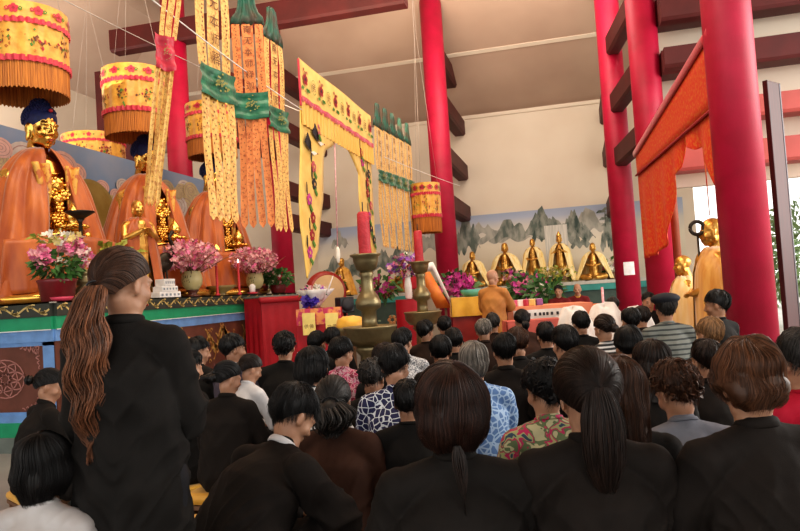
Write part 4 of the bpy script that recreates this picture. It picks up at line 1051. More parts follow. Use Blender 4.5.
# ------------------------------------------------------------------ red desk and things before the altar
redcloth = mat('cloth_red', (.42,.008,.02), .6, c2=(.34,.005,.015), scale=5, bump=.15, bscale=12)
c0 = at(262, 327, 11.0); c1 = at(300, 325, 11.6); zt = at(280, 297, 11.2).z
ang = math.atan2(c1.y-c0.y, c1.x-c0.x); L = (Vector((c1.x-c0.x, c1.y-c0.y, 0))).length
t = thing('draped_desk', 'desk draped in deep red cloth at the far end of the altar', 'desk', (c0.x, c0.y, 0), ang)
b = MB().use(redcloth)
def dz(u): return .02*math.sin(u*30)
b.grid(lambda u, v: (L*u, -.05*v*0-.01-.02*math.sin(u*26)*(1-v), .05+(zt-.05)*v), 40, 8)
b.grid(lambda u, v: (.02*math.sin(u*20)*(1-v), .42*(1-u), .05+(zt-.05)*v), 20, 6)
b.grid(lambda u, v: (L+.02*math.sin(u*20)*(1-v), .42*u, .05+(zt-.05)*v), 20, 6)
b.grid(lambda u, v: (L*u, .42*v, zt), 10, 6); b.build('cloth', t)
MB().use(brown_wood).box((L/2, .21, zt/2), (L*.9, .34, zt-.03)).build('frame', t)
b = MB().use(redcloth); b.tube([(-.03, -.02, zt-.04), (L+.03, -.02, zt-.04)], .05, n=12); b.build('front_roll', t)
MB().use(alt_grey).box((L/2, .21, zt+.02), (L+.02, .42, .03), bev=.006).build('desk_top', t)
# big round red drum / wooden fish
p = at(326, 300, 12.6); t = thing('round_drum', 'big round red rimmed drum behind the bouquet', 'drum', (p.x, p.y, 0), YAW+R(25))
zc = at(326, 292, 12.6).z
MB().use(wood_r).lathe([(.30, -.14), (.36, -.10), (.38, 0), (.36, .10), (.30, .14)], c=(0, 0, zc), n=40, axis=Matrix.Rotation(R(90), 3, 'X')).build('drum_body', t)
MB().use(mat('drum_skin', (.62,.42,.22), .7, scale=3)).lathe([(.005, .146), (.29, .146), (.30, .142)], c=(0, 0, zc), n=40, axis=Matrix.Rotation(R(90), 3, 'X'), cap=False).build('drum_skin', t)
b = MB().use(wood_r)
for s in (-1, 1): b.box((s*.34, 0, (zc+.05)/2), (.05, .16, zc+.05), bev=.006); 
b.box((0, 0, .1), (.7, .3, .08), bev=.01); b.box((0, 0, zc-.42), (.7, .08, .06)); b.build('stand', t)
# low offering table with yellow placards
c = at(322, 322, 9.9); t = thing('offering_table', 'low offering table in red and pink cloth under the bouquet', 'table', (c.x, c.y, 0), YAW-.03); zt2 = at(320, 308, 9.9).z
b = MB().use(redcloth); W = .62
b.grid(lambda u, v: (-W/2+W*u, -.26+.015*math.sin(u*24)*(1-v), .04+(zt2-.04)*v), 30, 6); b.grid(lambda u, v: (-W/2, .26-.52*u, .04+(zt2-.04)*v), 6, 4); b.grid(lambda u, v: (W/2, -.26+.52*u, .04+(zt2-.04)*v), 6, 4)
b.grid(lambda u, v: (-W/2+W*u, -.26+.52*v, zt2), 6, 6); b.build('cloth', t)
b = MB().use(mat('runner_gold_red', (.78,.32,.10), .5, c2=(.55,.04,.12), scale=12, contrast=(.45,.55))); b.grid(lambda u, v: (-W/2+W*u, -.275+.015*math.sin(u*24)*(1-v), zt2-.22+.225*v), 30, 3); b.build('runner', t)
MB().use(brown_wood).box((0, 0, zt2/2), (W*.9, .44, zt2-.03)).build('frame', t)
plq = mat('placard_yellow', (.90,.70,.22), .5)
for px, lab, wd in ((309, 'yellow placard with dark lettering, the left one hung on the low red table', '供佛'), (332, 'yellow placard with dark lettering, the right one hung on the low red table', '功德')):
    q = at(px, 324, 9.55); t = thing('placard', lab, 'placard', (q.x, q.y, q.z), YAW-.03, 'yellow placards on the red table')
    w_, h_ = .175, .30
    b = MB().use(plq); b.box((0, 0, 0), (w_, .012, h_), bev=.003)
    for i, ch in enumerate(wd): text_mb(b, ch, (-.035+.07*i, -.0065, -.055), (1, 0, 0), (0, 0, 1), .062, ink_brown, .002)
    b.build('card', t)
# bouquet in white wrap with violet ribbon
q = at(316, 304, 9.9); t = thing('bouquet', 'bouquet wrapped in white paper with violet and blue flowers on the low red table', 'bouquet', (q.x, q.y, zt2))
b = MB().use(white_cloth); b.lathe([(.04, 0), (.08, .06), (.20, .20), (.24, .26)], n=24, cap=False, wob=lambda a, k: 1+.16*k*math.sin(7*a)); o = b.build('wrap', t); s = o.modifiers.new('solid', 'SOLIDIFY'); s.thickness = .006
MB().use(white_cloth).poly([(.05, 0, .12), (.26, 0, .44), (.30, .02, .40), (.16, 0, .10)]) or None
b = MB().use(white_cloth); b.tube([(.10, -.02, .1), (.2, 0, .26), (.28, 0, .44)], [(.08, .01), (.06, .01), (.01, .005)]); b.build('paper_tip', t)
bush(t, (-.02, 0, .22), (.20, .18, .11), [petal_w, petal_w, petal_v, petal_l], 90, .05, 40, .06, seed=2)
bush(t, (-.04, -.16, .10), (.12, .05, .07), [mat('ribbon_violet_blue', (.09,.05,.42), .4)], 30, .06, 0, .05, seed=3, nm='ribbon')
# black loudspeaker
q = at(345, 312, 9.9); t = thing('loudspeaker', 'small black loudspeaker on a pole right of the bouquet', 'loudspeaker', (q.x, q.y, 0), YAW+.5); z1, z0 = at(345, 297, 9.9).z, at(345, 313, 9.9).z
MB().use(black_pl).box((0, 0, (z0+z1)/2), (.22, .2, z1-z0), bev=.02).build('cabinet', t); MB().use(mat('speaker_grille', (.03,.03,.035), .7)).lathe([(.08, 0), (.09, .01), (.02, .012)], c=(0, -.10, (z0+z1)/2), axis=Matrix.Rotation(R(90), 3, 'X')).build('grille', t)
MB().use(black_pl).lathe([(.16, 0), (.16, .02), (.02, .04), (.018, z0)], n=20).build('pole', t)
# basin of yellow cloth
q = at(353, 326, 8.6); zb = at(353, 327, 8.6).z; t = thing('basin', 'brass basin heaped with folded yellow cloth beside the large candlestick', 'basin', (q.x-.03, q.y, 0))
MB().use(bronze).lathe([(.16, zb-.10), (.22, zb-.04), (.24, zb), (.225, zb+.005), (.1, zb-.05)], n=36).build('bowl', t)
MB().use(brown_wood).lathe([(.18, 0), (.16, .03), (.05, .06), (.05, zb-.12), (.15, zb-.09)], n=20).build('pedestal', t)
b = MB().use(yellow_cloth); b.ell((0, 0, zb+.02), (.19, .19, .12), fn=lambda d: 1+.18*noise.noise(d*3.1)+.08*noise.noise(d*8)); b.build('folded_cloth', t)
# red lectern block with white vase of violet flowers
q = at(411, 330, 10.9); zl1 = at(411, 299, 10.9).z; t = thing('draped_stand', 'bright red draped stand under the white vase, between the candlesticks', 'stand', (q.x, q.y, 0), YAW)
b = MB().use(redcloth); b.grid(lambda u, v: ((.20+.02*math.sin(u*50)*(1-v))*(1 if abs(math.cos(2*PI*u)) < 0 else 1)*math.cos(2*PI*u)*1.05, .2*math.sin(2*PI*u), .02+(zl1-.02)*v), 60, 8, closeu=True); b.lathe([(.001, zl1), (.21, zl1)], cap=False); b.build('cloth', t)
MB().use(brown_wood).lathe([(.17, 0), (.17, zl1-.01)], n=20).build('core', t)
t = thing('flower_vase', 'slim white vase with violet and white flowers between the two candlesticks', 'vase', (q.x, q.y, zl1))
MB().use(mat('porcelain', (.78,.74,.68), .25)).lathe([(.04, 0), (.055, .03), (.06, .2), (.045, .32), (.055, .36), (.04, .35)], n=24).build('vase_body', t)
bush(t, (0, 0, .52), (.30, .22, .20), [petal_v, petal_w, petal_p, petal_v, petal_l], 150, .05, 60, .07, seed=21)
# red chair-back like panel above
q = at(414, 290, 12.2); t = thing('sutra_stand', 'red cloth panel standing between the candles before the gilded figure', 'stand', (q.x, q.y, 0), YAW); za, zb_ = at(414, 289, 12.2).z, at(414, 264, 12.2).z
MB().use(redcloth).box((0, 0, (za+zb_)/2), (.36, .05, zb_-za), bev=.02).build('panel', t); MB().use(brown_wood).box((0, .02, za/2), (.05, .05, za)).build('post', t); MB().use(brown_wood).box((0, .02, .02), (.4, .3, .04)).build('foot', t)
# leaning orange banner board
a_, c_ = at(446, 308, 11.2), at(433, 262, 11.2); t = thing('leaning_board', 'orange and white lettered board leaning behind the farther candlestick', 'board', (a_.x, a_.y, a_.z), YAW)
d = Vector((-(.30), 0, c_.z-a_.z)); b = MB().use(mat('board_orange', (.78,.26,.04), .5, c2=(.66,.16,.03), scale=6)); hz_ = d.z
b.poly([(-.15, 0, 0), (.08, 0, 0), (.08+d.x, 0, hz_*.8), (-.15+d.x*.8, 0, hz_*.78)]); o = b.build('orange_part', t); s = o.modifiers.new('solid', 'SOLIDIFY'); s.thickness = .02
b = MB().use(white_cloth); b.poly([(.10, 0, .0), (.13, 0, .0), (.13+d.x*.95, 0, hz_*1.0), (.0+d.x*1.1, 0, hz_*1.0), (-.13+d.x*.8, 0, hz_*.80), (.07+d.x*.85, 0, hz_*.82)]); o = b.build('white_part', t); s = o.modifiers.new('solid', 'SOLIDIFY'); s.thickness = .02
MB().use(brown_wood).box((0, .06, -a_.z/2), (.04, .04, a_.z)).build('prop', t)
# ------------------------------------------------------------------ presiding table, altar flowers
def cloth_table(px0, px1, pyt, pyb, Z, label, m, dep=.7, rz=0., skirt=None):
    a = at(px0, pyt, Z); c = at(px1, pyt, Z); L_ = (c-a).length; mid = (a+c)/2; zt_ = mid.z; zb = skirt if skirt is not None else at((px0+px1)/2, pyb, Z).z
    t = thing('draped_table', label, 'table', (mid.x, mid.y, 0), YAW+rz)
    b = MB().use(m)
    b.grid(lambda u, v: (L_*(u-.5), -.02-.025*math.sin(u*L_*22)*(1-v), zb+(zt_-zb)*v), 60, 6)
    for s in (-1, 1): b.grid(lambda u, v: (s*(L_/2+.01+.02*math.sin(u*14)*(1-v)), dep*u, zb+(zt_-zb)*v), 20, 5)
    b.grid(lambda u, v: (L_*(u-.5), dep*v-.02, zt_), 10, 6); o = b.build('cloth', t)
    w = MB().use(wood_r); w.box((0, dep/2, zt_-.03), (L_*.97, dep*.9, .04))
    w.build('table_top', t)
    for sx in (-1, 1):
        for sy in (.1, .9): MB().use(wood_r).box((sx*L_*.44, dep*sy, (zt_-.05)/2), (.05, .05, zt_-.05)).build('leg', t)
    return t, zt_, mid
tt, zt5, _m = cloth_table(451, 487, 297, 316, 11.0, 'table under a plain yellow cloth just left of the standing monk', yellow_cloth, .6, -.05)
MB().use(wood_r).box((0, .30, (zt5-.08)/2), (.5, .5, zt5-.08), bev=.01).build('cabinet_body', tt)
orange_cl = mat('cloth_orange_pink', (.80,.33,.17), .6, c2=(.74,.24,.14), scale=3)
t, zt3, mid3 = cloth_table(507, 592, 305, 330, 10.4, 'long low table with orange cloth and white lettered sheets before the seated monks', orange_cl, .8, -.02, skirt=.1)
b = MB().use(white_cloth); b.grid(lambda u, v: (-.55+.85*u, -.055-.02*math.sin(u*9), zt3-.22+.17*v), 12, 3); b.use(ink_black, False)
for k in range(7): b.box((-.32+.07*k+.02*math.sin(k), -.085, zt3-.12), (.035, .004, .045))
b.build('lettered_sheet', t)
t_, zt4, mid4 = cloth_table(507, 562, 320, 340, 9.2, 'red lacquered low bench table in front of the monk', mat('cloth_salmon', (.62,.13,.10), .6), .4, 0, skirt=.15)
# crumpled white sheets over things at the right front of the altar
def heap(px, py, Z, r, label, seed, m=white_cloth, zs=None):
    q = at(px, py, Z); h = zs or q.z
    b = MB().use(m); rg = Vector((seed, seed*.3, 1))
    b.grid(lambda u, v: ((r[0]*(.25+.75*v)+.10*r[0]*math.sin(7*2*PI*u+seed)*v)*math.cos(2*PI*u)*(1 if v else .02), (r[1]*(.25+.75*v)+.1*r[1]*math.sin(7*2*PI*u+seed)*v)*math.sin(2*PI*u)*(1 if v else .02), h*(1-v**1.7)+.07*noise.noise(Vector((u*9, v*4, seed)))*(1-v)+.004), 84, 16, closeu=True)
    o = b.build('white_sheet', None, (q.x, q.y, 0)); return tag(o, label, 'cloth', 'crumpled white sheets')
heap(573, 308, 9.2, (.42, .3), 'crumpled white plastic sheet heaped in front of the orange table', 1.3)
heap(637, 309, 8.3, (.34, .26), 'crumpled white sheet heap left of the man in the dark beret', 4.1)
heap(604, 305, 9.5, (.45, .3), 'large crumpled white sheet spread behind the bun haired woman in stripes', 2.2)
# orange tub and thin white taper
q = at(595, 318, 11.2); zz = at(595, 304, 11.2).z
tag(MB().use(mat('tub_orange', (.72,.20,.06), .5)).lathe([(.20, 0), (.22, .1), (.23, zz-.04), (.26, zz-.02), (.26, zz), (.23, zz), (.20, zz-.05)], n=32).build('orange_tub', None, (q.x, q.y, 0)), 'round orange tub right of the seated monks', 'tub')
q = at(603, 300, 11.6); zt_ = at(603, 287, 11.6).z
tag(MB().use(petal_l).lathe([(.05, 0), (.05, .02), (.022, .04), (.02, zt_)], n=12).build('tall_taper', None, (q.x, q.y, 0)), 'tall thin pale taper standing beside the orange tub', 'candle')
# offerings on the orange table: stacks of books, cups
rg = random.Random(12)
for k in range(5):
    x = mid3.x-.75+.16*k; col = [(.75,.15,.3), (.8,.75,.7), (.5,.05,.1), (.8,.6,.2), (.3,.1,.3)][k]
    pp = at(512+k*6.5, 305-k*.3, 10.4)
    t = thing('gift_packet', ['magenta wrapped packet by the monk\'s sleeve', 'white packet next to the magenta one by the monk', 'small maroon packet on the orange table', 'small yellow packet on the orange table', 'plum packet on the orange table, nearest the seated monks'][k], 'packet', (pp.x, pp.y+.30, zt3), YAW+.4*k)
    MB().use(mat('packet_%d' % k, col, .4)).box((0, 0, .05), (.13, .1, .10), bev=.012).build('wrapping', t); MB().use(white_paint).box((0, 0, .101), (.02, .104, .004)).build('ribbon', t)
# flower arrangements on / before the long back altar
def arr(px, py, Z, z0, label, petals, s=1., npet=60, nleaf=120, lm=None, rz=(.30, .26, .2), pm=None):
    q = at(px, py, Z); h = q.z-z0
    return pot_plant((q.x, q.y, z0), label, [(.08*s, 0), (.12*s, .02), (.15*s, .16), (.14*s, .17)], pm or brown_wood, [dict(c=(0, 0, max(.26*s, h)), rad=tuple(a*s for a in rz), petals=petals, npet=npet, pr=.06*s, nleaf=nleaf, lr=.13*s, leafm=lm)])
arr(527, 287, 16.5, 0.0, 'tall arrangement of magenta flowers and green leaves left of the seated monks', [petal_m, petal_m, petal_p], 1.6, 60, 150)
arr(512, 275, 18.25, 1.42, 'pink flower pot on the altar below the round bellied figure', [petal_m, petal_l], .9, 40, 40)
arr(549, 278, 18.2, 1.42, 'pot of pale yellow lilies on the back altar, left of two', [petal_y, petal_w], 1., 40, 90, leaf_y)
arr(563, 277, 18.25, 1.42, 'pot of cream flowers on the back altar under the standing figure', [petal_y, petal_w, petal_y], 1., 50, 80, leaf_y)
arr(545, 292, 15.0, 0.0, 'broad leaved green plant standing before the teal altar moulding', [leaf, petal_w], 1.4, 10, 170, leaf)
arr(612, 268, 18.2, 1.42, 'red and white flowers at the right end of the back altar', [crim, petal_w, petal_m], 1.2, 60, 60)
arr(456, 285, 13.5, 0.0, 'bright magenta flowers beside the mural column', [petal_m, petal_m, petal_p], 1.35, 120, 60)
arr(380, 287, 14.0, 0.0, 'reddish flowers behind the large candlestick', [crim, petal_m, leaf_y], 1.3, 70, 80)
arr(326, 284, 15.0, 0.0, 'mixed dark flowers behind the round drum', [leaf_y, petal_l, crim], 1.2, 50, 110)
q = at(473, 291, 12.4); tag(MB().use(mat('bowl_teal', (.10,.38,.30), .4)).lathe([(.08, 0), (.15, .05), (.17, .12), (.16, .12), (.06, .03)], n=24).build('teal_bowl', None, (at(470, 297, 11.2).x, at(470, 297, 11.3).y, at(470, 297, 11.0).z)), 'teal bowl on the yellow cloth beside the standing monk', 'bowl')
# yellow kneeling bench strips seen between people come with the crowd

# greenery outside the open right side
for i, (px, Z_, sc_) in enumerate(((806, 17., 1.), (770, 26., 1.3))):
    q = at(px, 262, Z_); t = thing('tree', ('leafy green tree outside, at the far right edge', 'pale tree far outside behind the door leaf')[i], 'tree', (q.x, q.y, -.02))
    MB().use(brown_wood).tube([(0, 0, 0), (.05, 0, 1.2), (0, .05, q.z)], [.12, .09, .05], n=10).build('trunk', t)
    bush(t, (0, 0, q.z+.2), (1.1*sc_, 1.1*sc_, 1.4*sc_), [leaf], 10, .1, 900, .22, leafm=mat('leaf_pale_green', (.20,.30,.12), .6), seed=i)  # paler green for the tree leaves
# ------------------------------------------------------------------ people
skin = mat('skin_warm', (.44,.245,.155), .5, c2=(.38,.20,.125), scale=8, sss=.12, bump=.04, bscale=120)
skin_d = mat('skin_tan', (.38,.20,.12), .5, c2=(.33,.17,.10), scale=8, sss=.1)
def hairm(nm, c, rough=.46): return mat(nm, c, rough, c2=tuple(x*.55 for x in c), scale=16, tone=True, spec=.4, stretch=(3, 3, .6))
H_BLK = hairm('hair_black', (.009,.0075,.0075)); H_BB = hairm('hair_brown_black', (.024,.012,.008)); H_BR = hairm('hair_brown', (.075,.030,.014))
H_AU = hairm('hair_auburn', (.135,.056,.026)); H_GR = hairm('hair_grey', (.045,.040,.037), .5); H_LG = hairm('hair_pale_grey', (.22,.195,.17), .5); H_LB = hairm('hair_light_brown', (.34,.19,.09))
def cloth(nm, c, k=.75, **a): return mat(nm, c, .8, c2=tuple(x*k for x in c), scale=9, bump=.12, bscale=260, spec=.22, **a)
F_BLK = cloth('robe_black', (.0120,.0103,.0092)); F_BLK2 = cloth('robe_brown_black', (.0145,.0105,.0085)); F_CHAR = cloth('robe_charcoal', (.0135,.0108,.0092)); F_BRN = cloth('robe_brown', (.060,.026,.016)); F_BRN2 = cloth('robe_dark_brown', (.030,.015,.010))
F_GREY = cloth('shirt_blue_grey', (.20,.21,.245)); F_WHT = cloth('shirt_white', (.66,.65,.66), .85); F_SILV = mat('shirt_silver', (.50,.48,.47), .42, c2=(.36,.33,.32), scale=4, spec=.5); F_PURP = cloth('shirt_grey_purple', (.09,.075,.10))
F_NAVYNET = pattern_mat('blouse_navy_net', 'net', [(.012,.014,.07), (.62,.66,.70)], 24., width=.055); F_BLUEF = pattern_mat('blouse_blue_floral', 'net', [(.10,.20,.42), (.36,.50,.68)], 26., width=.1)
F_RED = pattern_mat('blouse_red_floral', 'blot', [(.30,.02,.07), (.55,.12,.22), (.60,.40,.42), (.22,.015,.04)], 34.); F_MULTI = pattern_mat('blouse_tropical', 'blot', [(.03,.06,.10), (.34,.36,.16), (.45,.02,.10), (.12,.16,.07), (.48,.44,.26)], 17.)
F_WF = pattern_mat('blouse_white_figured', 'blot', [(.55,.55,.56), (.12,.13,.15), (.6,.6,.6), (.2,.2,.22)], 34.)
F_STR = pattern_mat('shirt_black_white_stripe', 'stripe', [(.02,.02,.022), (.62,.60,.58)], 9., width=.42); F_STG = pattern_mat('shirt_grey_stripe', 'stripe', [(.16,.17,.15), (.025,.03,.03)], 7.5, width=.28)
F_PINK = cloth('shirt_crimson', (.42,.01,.035)); F_PLUM = pattern_mat('skirt_plum', 'blot', [(.03,.008,.02), (.10,.02,.06), (.02,.008,.015), (.3,.2,.25)], 30.)
F_MONK = mat('robe_ochre', (.46,.20,.045), .7, c2=(.36,.14,.03), scale=4, bump=.1, bscale=60); F_MAROON = cloth('robe_maroon', (.16,.015,.018)); JEAN = cloth('denim', (.06,.10,.18), .6); TROU = cloth('trousers_dark', (.02,.02,.024)); SOX = cloth('sock_grey', (.12,.12,.12))

def lerp(a, b, t): return a+(b-a)*t
def hair(t, H, s, kind, m, Z, tail=None, seed=1, spread=None, face_hair=62, clip=None, hv=1., messy=1.):
    """combed strands over a cap. kinds: short, bob, long, pony, bun, curly"""
    rg = random.Random(seed*13+5)
    near = Z < 3.4; mid = Z < 6
    N = 1500 if Z < 2.7 else (800 if near else (330 if mid else 150)); rad = (.0012 if Z < 2.7 else .0016 if near else (.0028 if mid else .0045))
    C = Vector((0, -.017, .030)); ER = Vector((.085, .104, .099))
    def ellp(d, k=1.): return C + Vector((d.x*ER.x, d.y*ER.y, d.z*ER.z))*k
    def hl(a):
        a = (a+PI) % (2*PI)-PI; x = abs(a)/PI
        if kind in ('bob', 'long'): th = lerp(R(face_hair), R(88), min(1, x*2.3)) if x < .43 else lerp(R(88), R(104), min(1, (x-.43)/.32)); return Vector((math.sin(th)*math.sin(a), math.sin(th)*math.cos(a), math.cos(th)))
        th = lerp(R(face_hair), R(92), min(1, x*2.3)) if x < .43 else lerp(R(92), R(146 if kind in ('short', 'curly') else 132), min(1, (x-.43)/.32)**1.2)
        return Vector((math.sin(th)*math.sin(a), math.sin(th)*math.cos(a), math.cos(th)))
    def slerp(p, q, u):
        w = math.acos(max(-1, min(1, p.dot(q))))
        if w < 1e-4: return p
        return (p*math.sin((1-u)*w)+q*math.sin(u*w))/math.sin(w)
    crown = Vector((0.08*(-1)**seed, -.42, .9)).normalized()
    gz = {'low': -.45, 'mid': -.12, 'high': .35}[(tail or {}).get('at', 'mid')]
    G = Vector((0, -1, gz)).normalized(); drop = (tail or {}).get('L', .12)
    gathered = kind in ('pony', 'bun')
    vol = {'short': 1.04, 'curly': 1.10, 'bob': 1.06, 'long': 1.06, 'pony': 1.0, 'bun': 1.0}[kind]*hv
    nseg = 9
    wave = (tail or {}).get('wave', 0.)
    def path(a, j=0., rj=0., shrink=1., lenk=1.):
        pts = []
        if gathered:
            q = hl(a)
            for i in range(nseg): 
                u = i/(nseg-1); fr = (1+math.cos(a))/2; ctrl = (q*.5+G*.5+Vector((math.sin(a)*.35, 0, 1.0))*fr*1.5).normalized()
                d = slerp(slerp(q, ctrl, u), slerp(ctrl, G, u), u*.98); k = shrink*vol*(1+rj*.02+.02*math.sin(PI*u)*(1+fr)); pts.append(H @ ellp(d, k))
            return pts
        q = hl(a+j)
        for i in range(nseg):
            u = i/(nseg-1); d = slerp(crown, q, u); k = shrink*(vol*(1+.04*math.sin(PI*u)+.035*u*noise.noise(Vector((a*1.6+seed, u*3, seed))))*(1-(.05*u*u if kind == 'short' else 0))+rj*.035)
            pts.append(H @ ellp(d, k))
        if kind in ('bob', 'long'):
            aa = abs((a+PI) % (2*PI)-PI)
            if aa > R(52):
                e = pts[-1]; L_ = (drop+.055)*lenk*(1 if aa > R(100) else .85); out = (e-(H @ C)); out.z = 0; out = out.normalized() if out.length > 1e-4 else Vector((0, -1, 0))
                K = 5 if kind == 'bob' else 9
                for i in range(1, K+1):
                    u = i/K; w_ = wave*math.sin(u*L_*38+a*3+rj*2); w2 = wave*math.cos(u*L_*31+a*5)
                    bulge = .010*math.sin(PI*u) if kind == 'bob' else .012*math.sin(PI*u*.8)
                    p = e+out*(bulge+w_*.8)+Vector((w2, -.012*u*(1 if kind == 'long' else 0), -L_*u)); 
                    if kind == 'bob': p = p-out*(.030*u*u*lenk)
                    if kind == 'long': p.x = e.x+(p.x-e.x)*1+(-e.x)*.25*u; 
                    pts.append(p)
        return pts
    # under-cap
    b = MB().use(m); b.t = .55
    na = 80; rows = [path(2*PI*i/na, shrink=.97) for i in range(na)]
    mx = max(len(r) for r in rows)
    idx = []
    for r in rows:
        while len(r) < mx: r.append(r[-1]+Vector((0, 0, -.0005)))
        idx.append([b.vert(p) for p in r])
    for i in range(na):
        A_, B_ = idx[i], idx[(i+1) % na]
        for k in range(mx-1): b.face((A_[k], A_[k+1], B_[k+1], B_[k]))
    if kind == 'curly':
        for _ in range(210 if near else (130 if mid else 60)):
            a = rg.uniform(0, 2*PI); u = rg.random()**.6; d = slerp(crown, hl(a), u); p = H @ ellp(d, 1.0+rg.uniform(0, .16))
            b.t = rg.uniform(.5, 1.5); r_ = rg.uniform(.008, .017)*s; K = 9; ax = Vector((rg.gauss(0, 1), rg.gauss(0, 1), rg.gauss(0, 1))).normalized(); U_ = ax.orthogonal().normalized(); V_ = ax.cross(U_)
            for q in range(3 if near else 1):
                rr = r_*(1-.25*q); b.tube([p+U_*rr*math.cos(x)+V_*rr*math.sin(x)+ax*(.008*s*x/6) for x in [k*5.2/K for k in range(K+1)]], .0032*s if near else .0055*s, n=4, ends=False)
    for _ in range(N if kind != 'curly' else N//2):
        a = rg.uniform(0, 2*PI); rj = rg.gauss(.15, .5); b.t = max(.35, rg.gauss(1.0, .33)) * (1.25 if rg.random() < .12 else 1)
        P_ = path(a, rg.gauss(0, .05), rj, 1.0+(.01 if gathered else 0), rg.uniform(.75, 1.04))
        s0 = 0 if gathered else int(rg.random()*3)
        P_ = P_[s0:]
        if kind in ('short', 'curly'):
            P_ = [p+Vector((rg.gauss(0, .0022), rg.gauss(0, .0022), rg.gauss(0, .0022))) for p in P_]; e_ = (P_[-1]-P_[-2])*rg.uniform(.2, 1.3)+(P_[-1]-(H @ C))*rg.uniform(0, .06); P_.append(P_[-1]+e_)
            if rg.random() < .5: P_ = P_[:rg.randint(4, len(P_))]
        if not gathered: P_ = [p+noise.noise_vector(p*15+Vector((seed, 0, 0)))*(.007+.006*(i_/len(P_)))*messy for i_, p in enumerate(P_)]
        n = len(P_); b.tube(P_, [rad*s*(1-.75*(i/(n-1))**2) for i in range(n)], n=3, ends=False)
    if gathered:
        g = H @ ellp(G, 1.0); L_ = drop; out = (g-(H @ C)); out.z = 0; out.normalize()
        if kind == 'bun':
            rb = (tail or {}).get('r', .038)*s; c_ = g+out*rb*.75; b.t = .6; b.ell(c_, (rb*.9,)*3)
            for _ in range(60 if near else 30):
                b.t = max(.3, rg.gauss(1, .3)); ax = (out+Vector((rg.gauss(0, .25), rg.gauss(0, .25), rg.gauss(0, .25)))).normalized(); U_ = ax.orthogonal().normalized(); V_ = ax.cross(U_); rr = rb*rg.uniform(.35, 1.0); off = ax*math.sqrt(max(0, rb*rb-rr*rr))
                a0 = rg.random()*6; b.tube([c_+off+U_*rr*math.cos(a0+x)+V_*rr*math.sin(a0+x) for x in [k*.5 for k in range(8)]], rad*1.6*s, n=4, ends=False)
        else:
            w_ = (tail or {}).get('w', .03); NN = int(N*.8); dx = (tail or {}).get('dx', 0.); bk = (tail or {}).get('back', .035)
            for _ in range(NN):
                b.t = max(.35, rg.gauss(1.05, .42))*(tail or {}).get('tone', 1.); a = rg.uniform(0, 2*PI); q = math.sqrt(rg.random()); ll = L_*rg.uniform(.62, 1.04); K = 16 if wave else 9; P_ = []
                ph = rg.uniform(-.7, .7)+a
                for i in range(K+1):
                    u = i/K; rr = w_*(.35+1.05*math.sin(PI*min(1, u*.78+.12))**1.1)*q*(1 if u < .7 else 1-.9*((u-.7)/.3)**1.3)
                    wv = wave*u**.4
                    p = g+out*(bk*math.sin(PI*min(.5, u*1.6))*1.0)+Vector((dx*u, 0, -ll*u))+Vector((rr*math.cos(a), rr*math.sin(a)*.6, 0))+Vector((wv*math.sin(u*ll*46+ph), wv*.7*math.cos(u*ll*40+ph*1.3), 0)); P_.append(p)
                b.tube(P_, [rad*(2.0 if wave else 1.4)*s*(1-.7*(i/K)**2) for i in range(K+1)], n=3, ends=False)
            b.t = .35; rr = w_*.42
            b.tube([g+out*(bk*math.sin(PI*min(.5, u*1.6)))+Vector((dx*u, 0, -L_*.82*u)) for u in [i/8*.6 for i in range(9)]], [rr*(.5+.8*math.sin(PI*min(1, i/8*.8+.1)))*(1 if i < 6 else (8.4-i)/2.4) for i in range(9)], n=10)
    o = b.build('hair', t)
    if gathered and kind == 'pony' and Z < 5:
        q = MB().use(black_pl); g = H @ ellp(G, 1.0); out = (g-(H @ C)).normalized(); r_ = (tail or {}).get('w', .03)*.5; U_ = Vector((1, 0, 0)); V_ = out.cross(U_)
        q.tube([g+out*.006+U_*r_*math.cos(x)+Vector((0, 0, 1))*r_*.7*math.sin(x) for x in [2*PI*k/14 for k in range(15)]], .004, n=5); q.build('hair_tie', t)
    if clip:
        q = MB().use(mat('clip_'+clip[0], clip[1], .3)); d = Vector(clip[2]).normalized(); p = H @ ellp(d, 1.07); e = Vector((0, 0, 1)) if len(clip) < 4 else Vector(clip[3]); e.normalize()
        q.tube([p-e*.024*s, p, p+e*.024*s], [.002*s, .004*s, .002*s], n=6); q.build('hair_clip', t)
    return o

